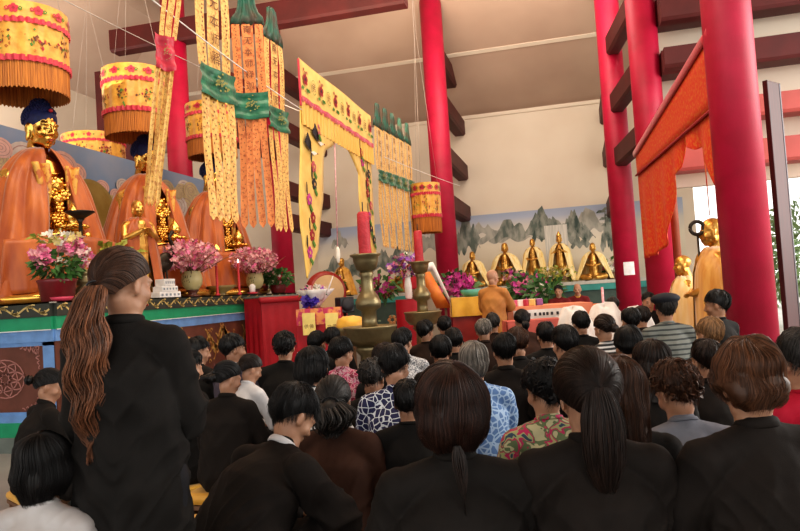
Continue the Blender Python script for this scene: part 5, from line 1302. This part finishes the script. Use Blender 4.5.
COUNT = [0]
def person(px, py, Z, top, hk, hm, label, body=0., hyaw=0., hpitch=8., lean=6., w=1., pose='sit', sc=1., tail=None, legs=None, robe=False, face=False, sk=None, hroll=0., group=None, kid=False, arms='lap', sleeve='long', clip=None, collar=None, hat=None, fold=1., bald=False, hairtop=.137, lower=None, fh_=62, bulk=1., hv=1., messy=1.):
    COUNT[0] += 1; sd = COUNT[0]; sk = sk or skin; legs = legs or TROU
    htop = at(px, py, Z); h = htop.z; rz = YAW + R(body)
    # --- skeleton with the seat at z = 0 ---------------------------------
    def u(a): a = R(a); return Vector((0, math.sin(a), math.cos(a)))
    if pose == 'sit': P = Vector((0, 0, .07))
    else: P = Vector((0, 0, .0))
    waist = P+u(lean*.5)*.16; chest = waist+u(lean)*.19; nb = chest+u(lean*1.35)*.15; neck = nb+u(lean*1.0+hpitch*.5)*.075
    Hc = nb+u(lean*.7+hpitch*.35)*.160
    ht = Hc + u(hpitch+lean*.3)*(hairtop+(hv-1)*.16)
    stand_leg = .86
    if pose == 'stand':
        tot = ht.z+stand_leg; S = h/tot; seat = stand_leg*S; 
    else:
        S = sc; seat = h-ht.z*S
        if seat < .09: S = (h-.09)/ht.z; seat = .09
        if seat > .52: S = S*1.0
    hr = Matrix.Rotation(rz, 3, 'Z') @ (Hc*S)
    hc_w = at(px, py, Z)
    loc = Vector((hc_w.x-hr.x, hc_w.y-hr.y, 0))
    t = thing('person', label, 'person', loc, rz, group)
    T = Matrix.Translation((0, 0, seat)) @ Matrix.Diagonal((S, S, S, 1))
    H = T @ xf(Hc, rz=R(hyaw), rx=R(-hpitch-lean*.3), ry=R(hroll))
    near = Z < 3.2
    xb = .007 if near else (.0085 if Z < 7 else .0105)
    b = MB(); head_prims(b, H, fine=(Z < 7 or face), neck=False)
    def X(b): b.X = T; return b
    X(b)
    b.capsule([Hc+u(hpitch)*-.05+Vector((0, -.02, 0)), neck, nb+Vector((0, -.005, -.03))], [.052, .053, .062])
    b.capsule([P, waist, chest, nb-u(lean)*.05], [(.155*w, .11), (.13*w, .095), (.15*w, .10), (.11*w, .07)], hint=(0, 1, 0), n=20)
    sh = nb-u(lean*1.2)*.045
    for s in (-1, 1): b.capsule([nb+Vector((s*.03, 0, -.015)), sh+Vector((s*.165*w, -.005, 0))], [.05, .05])
    arm = {}
    for s in (-1, 1):
        S0 = sh+Vector((s*.168*w, -.005, -.005))
        if arms == 'pray': E = S0+Vector((s*.05, .10, -.26)); W = Vector((s*.018, chest.y+.30, chest.z+.02)); 
        elif arms == 'lap': E = S0+Vector((s*.055, .07+lean*.003, -.265)); W = Vector((s*.075, P.y+.27+lean*.004, P.z+.13))
        elif arms == 'stand': E = S0+Vector((s*.012, .07, -.27)); W = Vector((s*.03, chest.y+.28, chest.z-.06))
        elif arms == 'side': E = S0+Vector((s*.06, -.01, -.27)); W = E+Vector((s*.015, .08, -.24))
        else: E = S0+Vector((s*.05, .13, -.22)); W = Vector((s*.05, chest.y+.33, chest.z-.12))
        d = (W-E).normalized(); arm[s] = (S0, E, W)
        b.capsule([S0, E, W], [.046, .037, .025])
        if arms == 'pray': hm_ = xf(W, rx=R(62), ry=R(s*78))
        elif arms == 'side': hm_ = xf(W, rx=R(-80), rz=0, ry=R(s*-70))
        else: hm_ = xf(W, rz=s*R(34), rx=R(-4))
        b.X = None; hand_prims(b, T @ hm_, side=-s, curl=.30 if arms != 'pray' else .06); X(b)
    cross = pose == 'sit' and seat/S < .24
    leg = {}
    for s in (-1, 1):
        hip = P+Vector((s*.085, .0, 0))
        if pose == 'stand': K = Vector((s*.09, .02, -.42)); F = Vector((s*.095, 0, -.80)); F2 = F+Vector((s*.01, .14, -.035))
        elif cross: K = Vector((s*.32, .26, max(-seat/S+.08, -.02))); F = Vector((-s*.06, .36, -seat/S+.06)); F2 = F+Vector((-s*.12, .02, -.01))
        else: K = Vector((s*.14, .40, max(.05, -seat/S+.44)));  F = Vector((s*.13, .36, -seat/S+.08)); F2 = F+Vector((s*.01, .15, -.045))
        leg[s] = (hip, K, F, F2); b.capsule([hip, K], [.085, .058]); b.capsule([K, F], [.055, .036]); b.capsule([F, F2], [.036, .028])
    b.X = None
    link('body', remesh(b, xb, 3, fac=.45, mat_=sk, name='body'), t)
    # --- upper garment -----------------------------------------------------
    g = MB(); X(g); loose = 1.0 if robe else .6
    bl = bulk
    g.capsule([P+Vector((0, 0, -.01 if pose == 'sit' else -.06)), waist+Vector((0, -.005, 0)), chest+Vector((0, -.008, 0)), nb-u(lean)*.055], [((.165+.035*loose)*w*bl, (.13+.03*loose)*bl), ((.145+.035*loose)*w*bl, (.115+.025*loose)*bl), ((.160+.022*loose)*w, .118+.012*loose), (.125*w, .082)], hint=(0, 1, 0), n=24)
    g.capsule([nb+Vector((0, -.004, -.02)), nb+u(lean*1.1)*.030], [.066, .058])
    for s in (-1, 1):
        S0, E, W = arm[s]
        g.capsule([nb+Vector((s*.018, -.004, -.010)), nb+Vector((s*.08*w, -.006, -.026)), sh+Vector((s*.165*w, -.006, -.006))], [.062, .060, .060])
        r0, r1, r2 = (.066, .070, .072) if robe else (.060, .052, .042)
        if sleeve == 'long': g.capsule([S0, E, E.lerp(W, .82)], [r0, r1, r2])
        else: g.capsule([S0, S0.lerp(E, .62)], [r0, r1*1.05])
        if robe and pose == 'sit': g.capsule([leg[s][0], leg[s][1]], [.125, .095])
    if robe and pose == 'stand':
        g.capsule([P+Vector((0, 0, .0)), Vector((0, .01, -.38)), Vector((0, .01, -.78))], [(.20*w, .16), (.225*w, .18), (.25*w, .20)], hint=(0, 1, 0), n=28)
    elif pose == 'stand': g.capsule([P, P+Vector((0, 0, -.12))], [(.18*w, .14), (.185*w, .145)], hint=(0, 1, 0), n=24)
    g.X = None
    amp = (.013 if near else .008)*fold
    def folds(co):
        k = np.abs(co[:, 0])
        q = np.stack([k*8+co[:, 2]*5.0, co[:, 1]*6, co[:, 2]*2.0], 1); n1 = np.array([noise.noise(Vector((p[0]+sd, p[1], p[2]+sd))) for p in q])
        q2 = np.stack([co[:, 0]*17, co[:, 1]*17, co[:, 2]*5], 1); n2 = np.array([noise.noise(Vector((p[0]+sd*2, p[1], p[2]))) for p in q2])
        low = np.clip((nb.z*S+seat-co[:, 2])/.25, .15, 1.)
        q3 = np.stack([k*14-co[:, 2]*10.0, co[:, 1]*5, co[:, 2]*1.5], 1); n3 = np.array([noise.noise(Vector((p[0]+sd*3, p[1], p[2]))) for p in q3])
        return ((1-2*np.abs(n1))*amp*1.2 + ((1-np.abs(n3))**5-.25)*amp*1.1 + n2*amp*.5)*low
    vx = .008 if near else (.0115 if Z < 6 else .015)
    link('robe' if robe else 'shirt', remesh(g, vx, 4, mat_=top, folds=folds, name='garment'), t)
    # neckline band
    c = MB().use(collar or top); X(c); a_ = u(lean*1.2+6); o_ = nb+a_*.040+Vector((0, -.004, 0)); rx_, ry_ = .059, .058
    U_ = Vector((1, 0, 0)); V_ = a_.cross(U_)
    c.tube([o_+U_*rx_*math.cos(x)+V_*ry_*math.sin(x)-Vector((0, 0, .03*max(0, -math.sin(x)*(-1)))) for x in [2*PI*k/28 for k in range(29)]], [(.008, .017)]*29 if robe else [(.007, .010)]*29, n=8, hint=(0, 0, 1)); c.X = None; c.build('collar', t)
    # --- lower garment -------------------------------------------------------
    g = MB(); X(g)
    g.capsule([P+Vector((0, 0, -.02)), P+Vector((0, 0, .05))], [(.165*w, .13), (.15*w, .115)], hint=(0, 1, 0), n=20)
    for s in (-1, 1): hip, K, F, F2 = leg[s]; g.capsule([hip, K], [.105, .075]); g.capsule([K, K.lerp(F, .9)], [.073, .055])
    g.X = None; link('trousers', remesh(g, .013 if Z < 6 else .016, 3, mat_=lower or legs, name='trousers'), t)
    b = MB(); X(b)
    for s in (-1, 1): b.capsule([leg[s][2]+Vector((0, 0, -.01)), leg[s][3]], [.040, .034])
    b.X = None; link('shoes', remesh(b, .012, 2, mat_=black_pl, name='shoes'), t)
    # --- head -----------------------------------------------------------------
    if hk: hair(t, H, S, hk, hm, Z, tail, seed=sd, clip=clip, face_hair=fh_, hv=hv, messy=messy)
    if face:
        for s in (-1, 1):
            e = MB().use(eye_dark); e.X = H; e.ell((s*.029, .0845, .001), (.010, .004, .0045)); e.build('eye', t)
            e = MB().use(eye_dark); e.X = H; e.tube([(s*.014, .090, .019), (s*.030, .090, .024), (s*.046, .079, .018)], [.002, .0035, .0015], n=6); e.build('eyebrow', t)
        e = MB().use(lip_m); e.X = H; e.ell((0, .0925, -.0615), (.020, .004, .006)); e.build('lips', t)
    if hat:
        b = MB(); b.X = H
        if hat[0] == 'beret':
            b.ell((0, -.02, .088), (.125, .128, .052)); b.ell((0, -.016, .06), (.096, .112, .04))
        b.X = None; link('beret', remesh(b, .01, 3, mat_=hat[1], name='beret'), t)
    if pose == 'sit':
        bench(loc, rz, seat, S, px, Z)
    return t, H, T
BENCH_LABELS = {}
def bench(loc, rz, seat, S, px, Z):
    key = (px, Z); lab = BENCH_LABELS.get(px)
    top_ = seat-.035*S
    if top_ < .07: 
        t = thing('floor_cushion', lab or 'yellow floor cushion hidden under a seated worshipper in the crowd', 'cushion', loc, rz, 'floor cushions under the crowd')
        b = MB().use(yellow_cloth); b.ell((0, .08, max(.03, top_*.5)), (.24, .24, max(.03, top_*.5))); b.build('cushion', t); return
    t = thing('kneeling_bench', lab or 'low wooden bench with yellow cushion hidden under a seated worshipper', 'bench', loc, rz, 'low benches under the crowd')
    th = min(.07, top_*.5)
    b = MB().use(yellow_cloth); b.box((0, .02, top_-th/2), (.44, .32, th), bev=min(.03, th*.45)); b.build('cushion', t)
    MB().use(brown_wood).box((0, .02, top_-th-.012), (.42, .30, .024)).build('board', t)
    for sx in (-1, 1):
        MB().use(brown_wood).box((sx*.18, .02, (top_-th-.02)/2), (.03, .28, max(.02, top_-th-.02))).build('leg', t)
BENCH_LABELS.update({'free': 'empty low bench with yellow cushion right of the standing woman\'s hem',228: 'low bench with bright yellow cushion under the woman in black seated behind the standing woman', 292: 'yellow cushioned bench under the bowed person in black at the bottom left centre', 44: 'yellow cushioned bench at the left edge under the black bobbed child'})
# --- foreground ---------------------------------------------------------
person(122, 246, 2.35, F_BLK, 'pony', H_BR, 'standing woman in long black robe with long wavy brown ponytail', pose='stand', robe=True, body=4, hyaw=-32, hpitch=6, lean=1, w=.86, arms='stand', tail=dict(at='low', L=.54, w=.050, wave=.013, dx=.0, back=.045, tone=2.3), fold=1.25, face=True)
person(44, 434, 2.25, F_SILV, 'bob', H_BLK, 'child with black bobbed hair in a shiny silver shirt at the bottom left', body=-12, hyaw=-12, hpitch=12, lean=10, sc=.84, tail=dict(L=.075), sleeve='long', w=.95, fold=1.6)
person(49, 369, 5.3, F_CHAR, 'bun', H_BLK, 'woman in charcoal robe with low bun sitting in profile against the altar', body=-45, hyaw=-30, hpitch=16, lean=12, robe=True, tail=dict(at='mid', r=.036), w=.95)
person(292, 391, 2.95, F_BLK2, 'short', H_BLK, 'person in black jacket bowing forward, between the yellow bench and the brown blouse', body=-42, hyaw=-8, hpitch=30, lean=32, robe=True, w=1.05, fold=1.4, collar=F_WHT)
person(332, 375, 3.5, F_BRN, 'pony', H_GR, 'woman in brown blouse with frizzy grey black hair tied low', body=-8, hyaw=6, hpitch=10, lean=8, w=1.0, robe=True, legs=JEAN, tail=dict(at='low', L=.16, w=.085, wave=.022), fold=1.3)
t26, H26, T26 = person(448, 360, 2.15, F_CHAR, 'bob', hairm('hair_dark_reddish', (.040,.015,.009)), 'woman in charcoal robe front centre, dark brown shoulder hair with a thin tied tail', body=0, hyaw=0, hpitch=10, lean=6, robe=True, w=1.06, tail=dict(L=.065), hv=1.20)
person(583, 344, 2.12, F_BLK2, 'pony', H_BB, 'woman in black robe with long straight ponytail and small clip, front right', body=-4, hyaw=6, hpitch=10, lean=4, robe=True, w=1.0, hv=1.14, tail=dict(at='mid', L=.33, w=.045, back=.02), clip=('steel', (.3, .27, .25), (.45, -.8, .35), (.2, .1, 1)))
person(613, 356, 2.65, F_BLK, 'long', H_BR, 'woman half hidden behind the long ponytail, reddish brown hair hanging over her shoulder', body=0, hyaw=14, hpitch=12, lean=10, robe=True, w=.92, tail=dict(L=.22), hv=1.1)
person(744, 338, 2.12, F_BLK2, 'bob', H_AU, 'largest person at the right front, short tousled auburn hair and black robe', body=8, hyaw=-6, hpitch=12, lean=8, robe=True, w=1.12, tail=dict(L=.045, wave=.006), fold=1.2, hv=1.02, messy=2.0)
person(796, 329, 2.9, F_PINK, 'short', H_GR, 'person with dark grey hair and crimson shirt cut by the right edge', body=10, hyaw=10, hpitch=8, lean=5, w=1.05)
# --- second rank ------------------------------------------------------------
person(674, 364, 3.05, F_GREY, 'curly', H_BR, 'woman with curly brown hair in a blue grey top', body=4, hyaw=12, hpitch=22, lean=14, w=1.05, sleeve='short')
person(543, 361, 3.15, F_MULTI, 'curly', H_BLK, 'woman with short black permed hair in green, cream and magenta floral blouse', body=6, hyaw=15, hpitch=12, lean=8, sleeve='short', w=.98)
person(649, 340, 3.9, F_BLK, 'long', H_BB, 'woman with long wavy dark hair over a black robe, behind the curly haired one', body=10, hyaw=8, hpitch=10, lean=4, robe=True, tail=dict(L=.16, wave=.012))
person(704, 339, 4.35, F_BLK2, 'short', H_BB, 'dark haired person in dark robe squeezed left of the large auburn head', body=6, hyaw=6, hpitch=6, lean=4, robe=True)
person(708, 317, 5.2, F_BRN2, 'short', H_LB, 'person with sunlit light brown hair left of the biggest column', body=10, hyaw=8, lean=4)
person(394, 345, 4.2, F_NAVYNET, 'short', H_BLK, 'woman in navy blouse with a white net pattern', body=-4, hyaw=-24, hpitch=16, lean=8, sleeve='short', w=1.02)
person(383, 343, 5.4, F_BLK, 'short', H_BB, 'dark head just behind the navy net blouse, below the large candlestick', body=0, hyaw=0, lean=3)
person(372, 361, 4.9, F_CHAR, 'curly', H_GR, 'grey curly head low between the red blouse and the navy net blouse', body=-8, hyaw=-10, hpitch=20, lean=16)
person(407, 379, 3.5, F_BLK, 'short', H_BLK, 'black haired child in black directly left of the front centre woman', body=-4, hyaw=0, lean=3, sc=.84, hpitch=4)
person(472, 342, 4.3, F_BLUEF, 'bob', H_LG, 'woman with pale grey brown hair in a light blue floral shirt', body=4, hyaw=-10, hpitch=12, lean=6, tail=dict(L=.05), sleeve='short', w=1.02)
person(503, 333, 5.1, F_BLK2, 'short', H_BLK, 'short haired person in brown black robe right of the blue floral shirt', body=2, hyaw=4, hpitch=8, lean=5, robe=True, w=1.05)
person(440, 335, 5.6, F_CHAR, 'short', H_BLK, 'short black haired person directly above the front centre woman', body=0, hyaw=-6, lean=4, robe=True)
person(227, 361, 4.3, F_BLK2, 'pony', H_BLK, 'woman in black with clipped black hair, seated by herself on a yellow bench', body=-14, hyaw=-35, hpitch=14, lean=8, robe=True, w=1.0, sc=.84, tail=dict(at='mid', L=.06, w=.035), clip=('dark_red', (.2, .05, .05), (-.4, -.8, .4)))
person(312, 349, 4.4, F_STR, 'long', H_BLK, 'woman in black and white striped shirt with a white hair clip', body=-30, hyaw=-25, hpitch=18, lean=16, tail=dict(L=.07), clip=('white', (.8, .8, .78), (-.55, -.7, .2), (0, 0, 1)))
person(341, 337, 5.6, F_RED, 'short', H_BLK, 'woman in red and pink floral blouse left of the large candlestick', body=-10, hyaw=-28, hpitch=14, lean=6, sleeve='short')
person(250, 355, 5.2, F_WHT, 'pony', H_BB, 'child in white shirt with brown tied hair among the left group', body=-40, hyaw=-20, hpitch=20, lean=14, sc=.85, tail=dict(at='mid', L=.1, w=.03))
person(284, 332, 6.0, F_BLK, 'curly', H_BLK, 'person with big dark curly hair in black near the altar paintings', body=-12, hyaw=10, lean=6, w=1.1)
person(233, 334, 6.1, F_PURP, 'short', H_BLK, 'short haired person in grey purple top with white collar in front of the painted dragons', body=-30, hyaw=-30, lean=4, collar=F_WHT, sleeve='short')
person(198, 337, 6.4, F_BLK, 'short', H_BLK, 'person in black near the altar, just right of the standing woman', body=-30, hyaw=-40, hpitch=10, lean=4)
person(187, 349, 4.9, F_BLK, 'short', H_BLK, 'person whose face peeks out right of the standing woman, plum patterned skirt', body=-40, hyaw=-20, hpitch=12, lean=5, legs=F_PLUM, sleeve='short')
# --- third rank -----------------------------------------------------------------
person(317, 331, 7.2, F_BLK, 'short', H_BLK, 'black haired head under the left yellow placard', body=-10, hyaw=-20, lean=3)
person(332, 327, 7.8, F_BLK2, 'short', H_BLK, 'black haired head under the right yellow placard', body=-6, hyaw=-15, lean=3)
person(402, 328, 6.4, F_WF, 'short', H_BLK, 'person in white and grey figured blouse right of the large candlestick foot', body=0, hyaw=-30, hpitch=10, lean=4, sleeve='short')
person(425, 320, 7.9, F_BRN2, 'short', H_BLK, 'person in dark brown below the farther candlestick', body=-6, hyaw=-30, lean=4, arms='pray')
person(444, 316, 8.6, F_BLK, 'short', H_BLK, 'black haired head left of the grey haired one, far middle row', body=0, hyaw=0, lean=3)
person(453, 328, 6.9, F_CHAR, 'short', H_BLK, 'dark head between the pale grey haired woman and the farther candlestick', body=4, hyaw=-10, lean=4)
person(483, 319, 7.6, F_BRN2, 'short', H_LG, 'grey haired person in dark brown robe just below the standing monk', body=2, hyaw=-14, hpitch=12, lean=8, robe=True)
person(492, 313, 8.6, F_BRN2, 'short', H_GR, 'short grey stubbled head right below the monk\'s robe', body=4, hyaw=-10, lean=4)
person(521, 309, 7.9, F_BRN, 'pony', H_BLK, 'woman in reddish brown robe with low tied hair right of the monk', body=2, hyaw=4, lean=4, robe=True, tail=dict(at='low', L=.12, w=.03))
person(516, 328, 5.7, F_CHAR, 'short', H_BR, 'brown haired person in charcoal in the middle of the crowd', body=4, hyaw=10, hpitch=14, lean=8, robe=True)
person(545, 322, 6.6, F_BLK, 'short', H_BLK, 'black haired person between the brown haired one and the taller head', body=2, hyaw=0, lean=4)
person(563, 325, 4.9, F_BLK2, 'short', H_BLK, 'thick black haired head directly behind the clipped ponytail woman', body=6, hyaw=10, lean=4, hpitch=6)
person(580, 311, 7.2, F_BLK, 'short', H_BLK, 'short haired head in front of the white lettered sheet', body=4, hyaw=0, lean=3)
person(603, 314, 6.2, F_STR, 'bun', H_BB, 'woman in zigzag striped shirt with dark hair in a low bun', body=14, hyaw=8, hpitch=10, lean=6, tail=dict(at='low', r=.034), w=1.02)
person(629, 308, 7.0, F_BLK, 'short', H_BLK, 'dark head left of the man in the beret, nearer of two side by side', body=6, hyaw=6, lean=4)
person(640, 306, 7.9, F_BLK2, 'short', H_BB, 'dark brown head left of the man in the beret, farther of two side by side', body=10, hyaw=10, lean=4)
person(626, 326, 4.9, F_PURP, 'bob', H_BLK, 'person with smooth black hair in grey purple top', body=6, hyaw=6, lean=4, tail=dict(L=.02))
person(612, 297, 10.3, F_WHT, 'short', H_GR, 'close cropped head beside the white sheets under the column notice', body=0, hyaw=0, lean=4)
person(664, 293, 6.1, F_STG, 'short', H_GR, 'man in dark beret and grey striped shirt', body=8, hyaw=-8, hpitch=2, lean=2, w=1.12, hat=('beret', mat('beret_navy_black', (.012, .014, .022), .8)), sleeve='short', hairtop=.138)
person(715, 290, 6.2, F_BLK, 'short', H_BLK, 'dark silhouetted man before the golden caped statue, against the column', body=30, hyaw=30, lean=3, sk=skin_d)
person(648, 292, 9.6, F_BLK, 'short', H_BLK, 'young man in black shirt facing the camera by the far red columns', body=175, hyaw=-8, lean=2, face=True, arms='front', fh_=55)
# --- clergy ----------------------------------------------------------------------
person(492, 270, 10.2, F_MONK, None, None, 'standing shaven monk in ochre robe, back to the camera, turned right', pose='stand', robe=True, body=-28, hyaw=-22, hpitch=12, lean=3, arms='front', w=.95, hairtop=.120)
person(558, 285, 14.6, F_MAROON, 'short', H_BLK, 'seated attendant in maroon robe facing the crowd, left of two behind the orange table', body=172, hyaw=-10, lean=3, robe=True, face=True, arms='front', fh_=50)
person(577, 284, 14.7, F_MAROON, None, None, 'seated shaven monk in maroon and yellow robe facing the crowd, right of two', body=165, hyaw=0, hpitch=12, lean=6, robe=True, face=True, arms='front', collar=yellow_cloth, hairtop=.120)
person(461, 273, 14.9, cloth('robe_grey_green', (.20, .22, .14)), 'short', H_BLK, 'attendant in grey green behind the yellow cloth table, facing the camera', pose='stand', body=170, hyaw=-10, lean=2, face=True, arms='front', fh_=50)

# thin tied tail on the front centre woman's hair
rg = random.Random(4); b = MB().use(H_BB); g = (H26 @ Vector((0, -.125, -.09)))
for _ in range(160):
    b.t = rg.gauss(.8, .25); a = rg.uniform(0, 2*PI); q = math.sqrt(rg.random()); K = 8; ll = .19*rg.uniform(.6, 1.05)
    b.tube([g+Vector((.016*math.sin(PI*min(1, i/K*1.1+.15))*q*math.cos(a)*1.3+.012*i/K, -.018-.012*math.sin(i/K*3)+.010*q*math.sin(a), -ll*i/K)) for i in range(K+1)], [.0018]*K+[.0004], n=3, ends=False)
b.build('thin_tail', t26)
# the free yellow cushion on the floor
q = at(196, 531, 3.75); bench((q.x, q.y, 0), YAW+.2, .30, 1., 'free', 3.7)
# ------------------------------------------------------------------ light
w = bpy.data.worlds.new('world'); SC.world = w; w.use_nodes = True
bg = w.node_tree.nodes['Background']; bg.inputs[0].default_value = (1.0, .985, .95, 1); bg.inputs[1].default_value = 1.6
def area(name, loc, target, size, power, color=(1,1,1), sy=None):
    l = bpy.data.lights.new(name, 'AREA'); l.energy = power; l.color = color; l.shape = 'RECTANGLE'; l.size = size; l.size_y = sy or size
    o = bpy.data.objects.new(name, l); COL.objects.link(o); o.location = loc
    d = (Vector(target)-Vector(loc)).normalized(); o.rotation_euler = d.to_track_quat('-Z', 'Y').to_euler(); return o
area('daylight_right', (9.0, 9.0, 4.0), (-5, 10, 2.2), 7, 780, (1, .96, .90), 5)
area('fill_front', (-2.5, 5.0, 8.3), (-4.5, 15, 2.5), 5, 440, (1, .86, .68), 4)  # added fill towards the far hall, not a real fixture
area('fill_left', (-3.5, 10.0, 8.3), (-6.5, 10.0, 2), 4, 240, (1, .86, .68), 8)  # added fill aimed at the altar and statues, no actual fitting
area('fill_back', (0, 14.5, 8.3), (-1, 18, 1.5), 5, 220, (1, .9, .78), 3)  # added fill that brightens the back wall and its figures
area('ceiling_fill_middle', (-3.5, 11.5, 5.2), (-3.5, 12.5, 9), 5, 330, (1, .80, .60), 5)  # unseen lamp added to brighten the middle of the ceiling
area('ceiling_fill_left', (-9.6, 10.5, 4.3), (-10.2, 11, 9), 2, 160, (1, .86, .74), 8)  # unseen fill added behind the painted screen to lift the left ceiling
SC.view_settings.view_transform = 'Standard'
SC.view_settings.look = 'Medium High Contrast'
SC.view_settings.exposure = 0.10
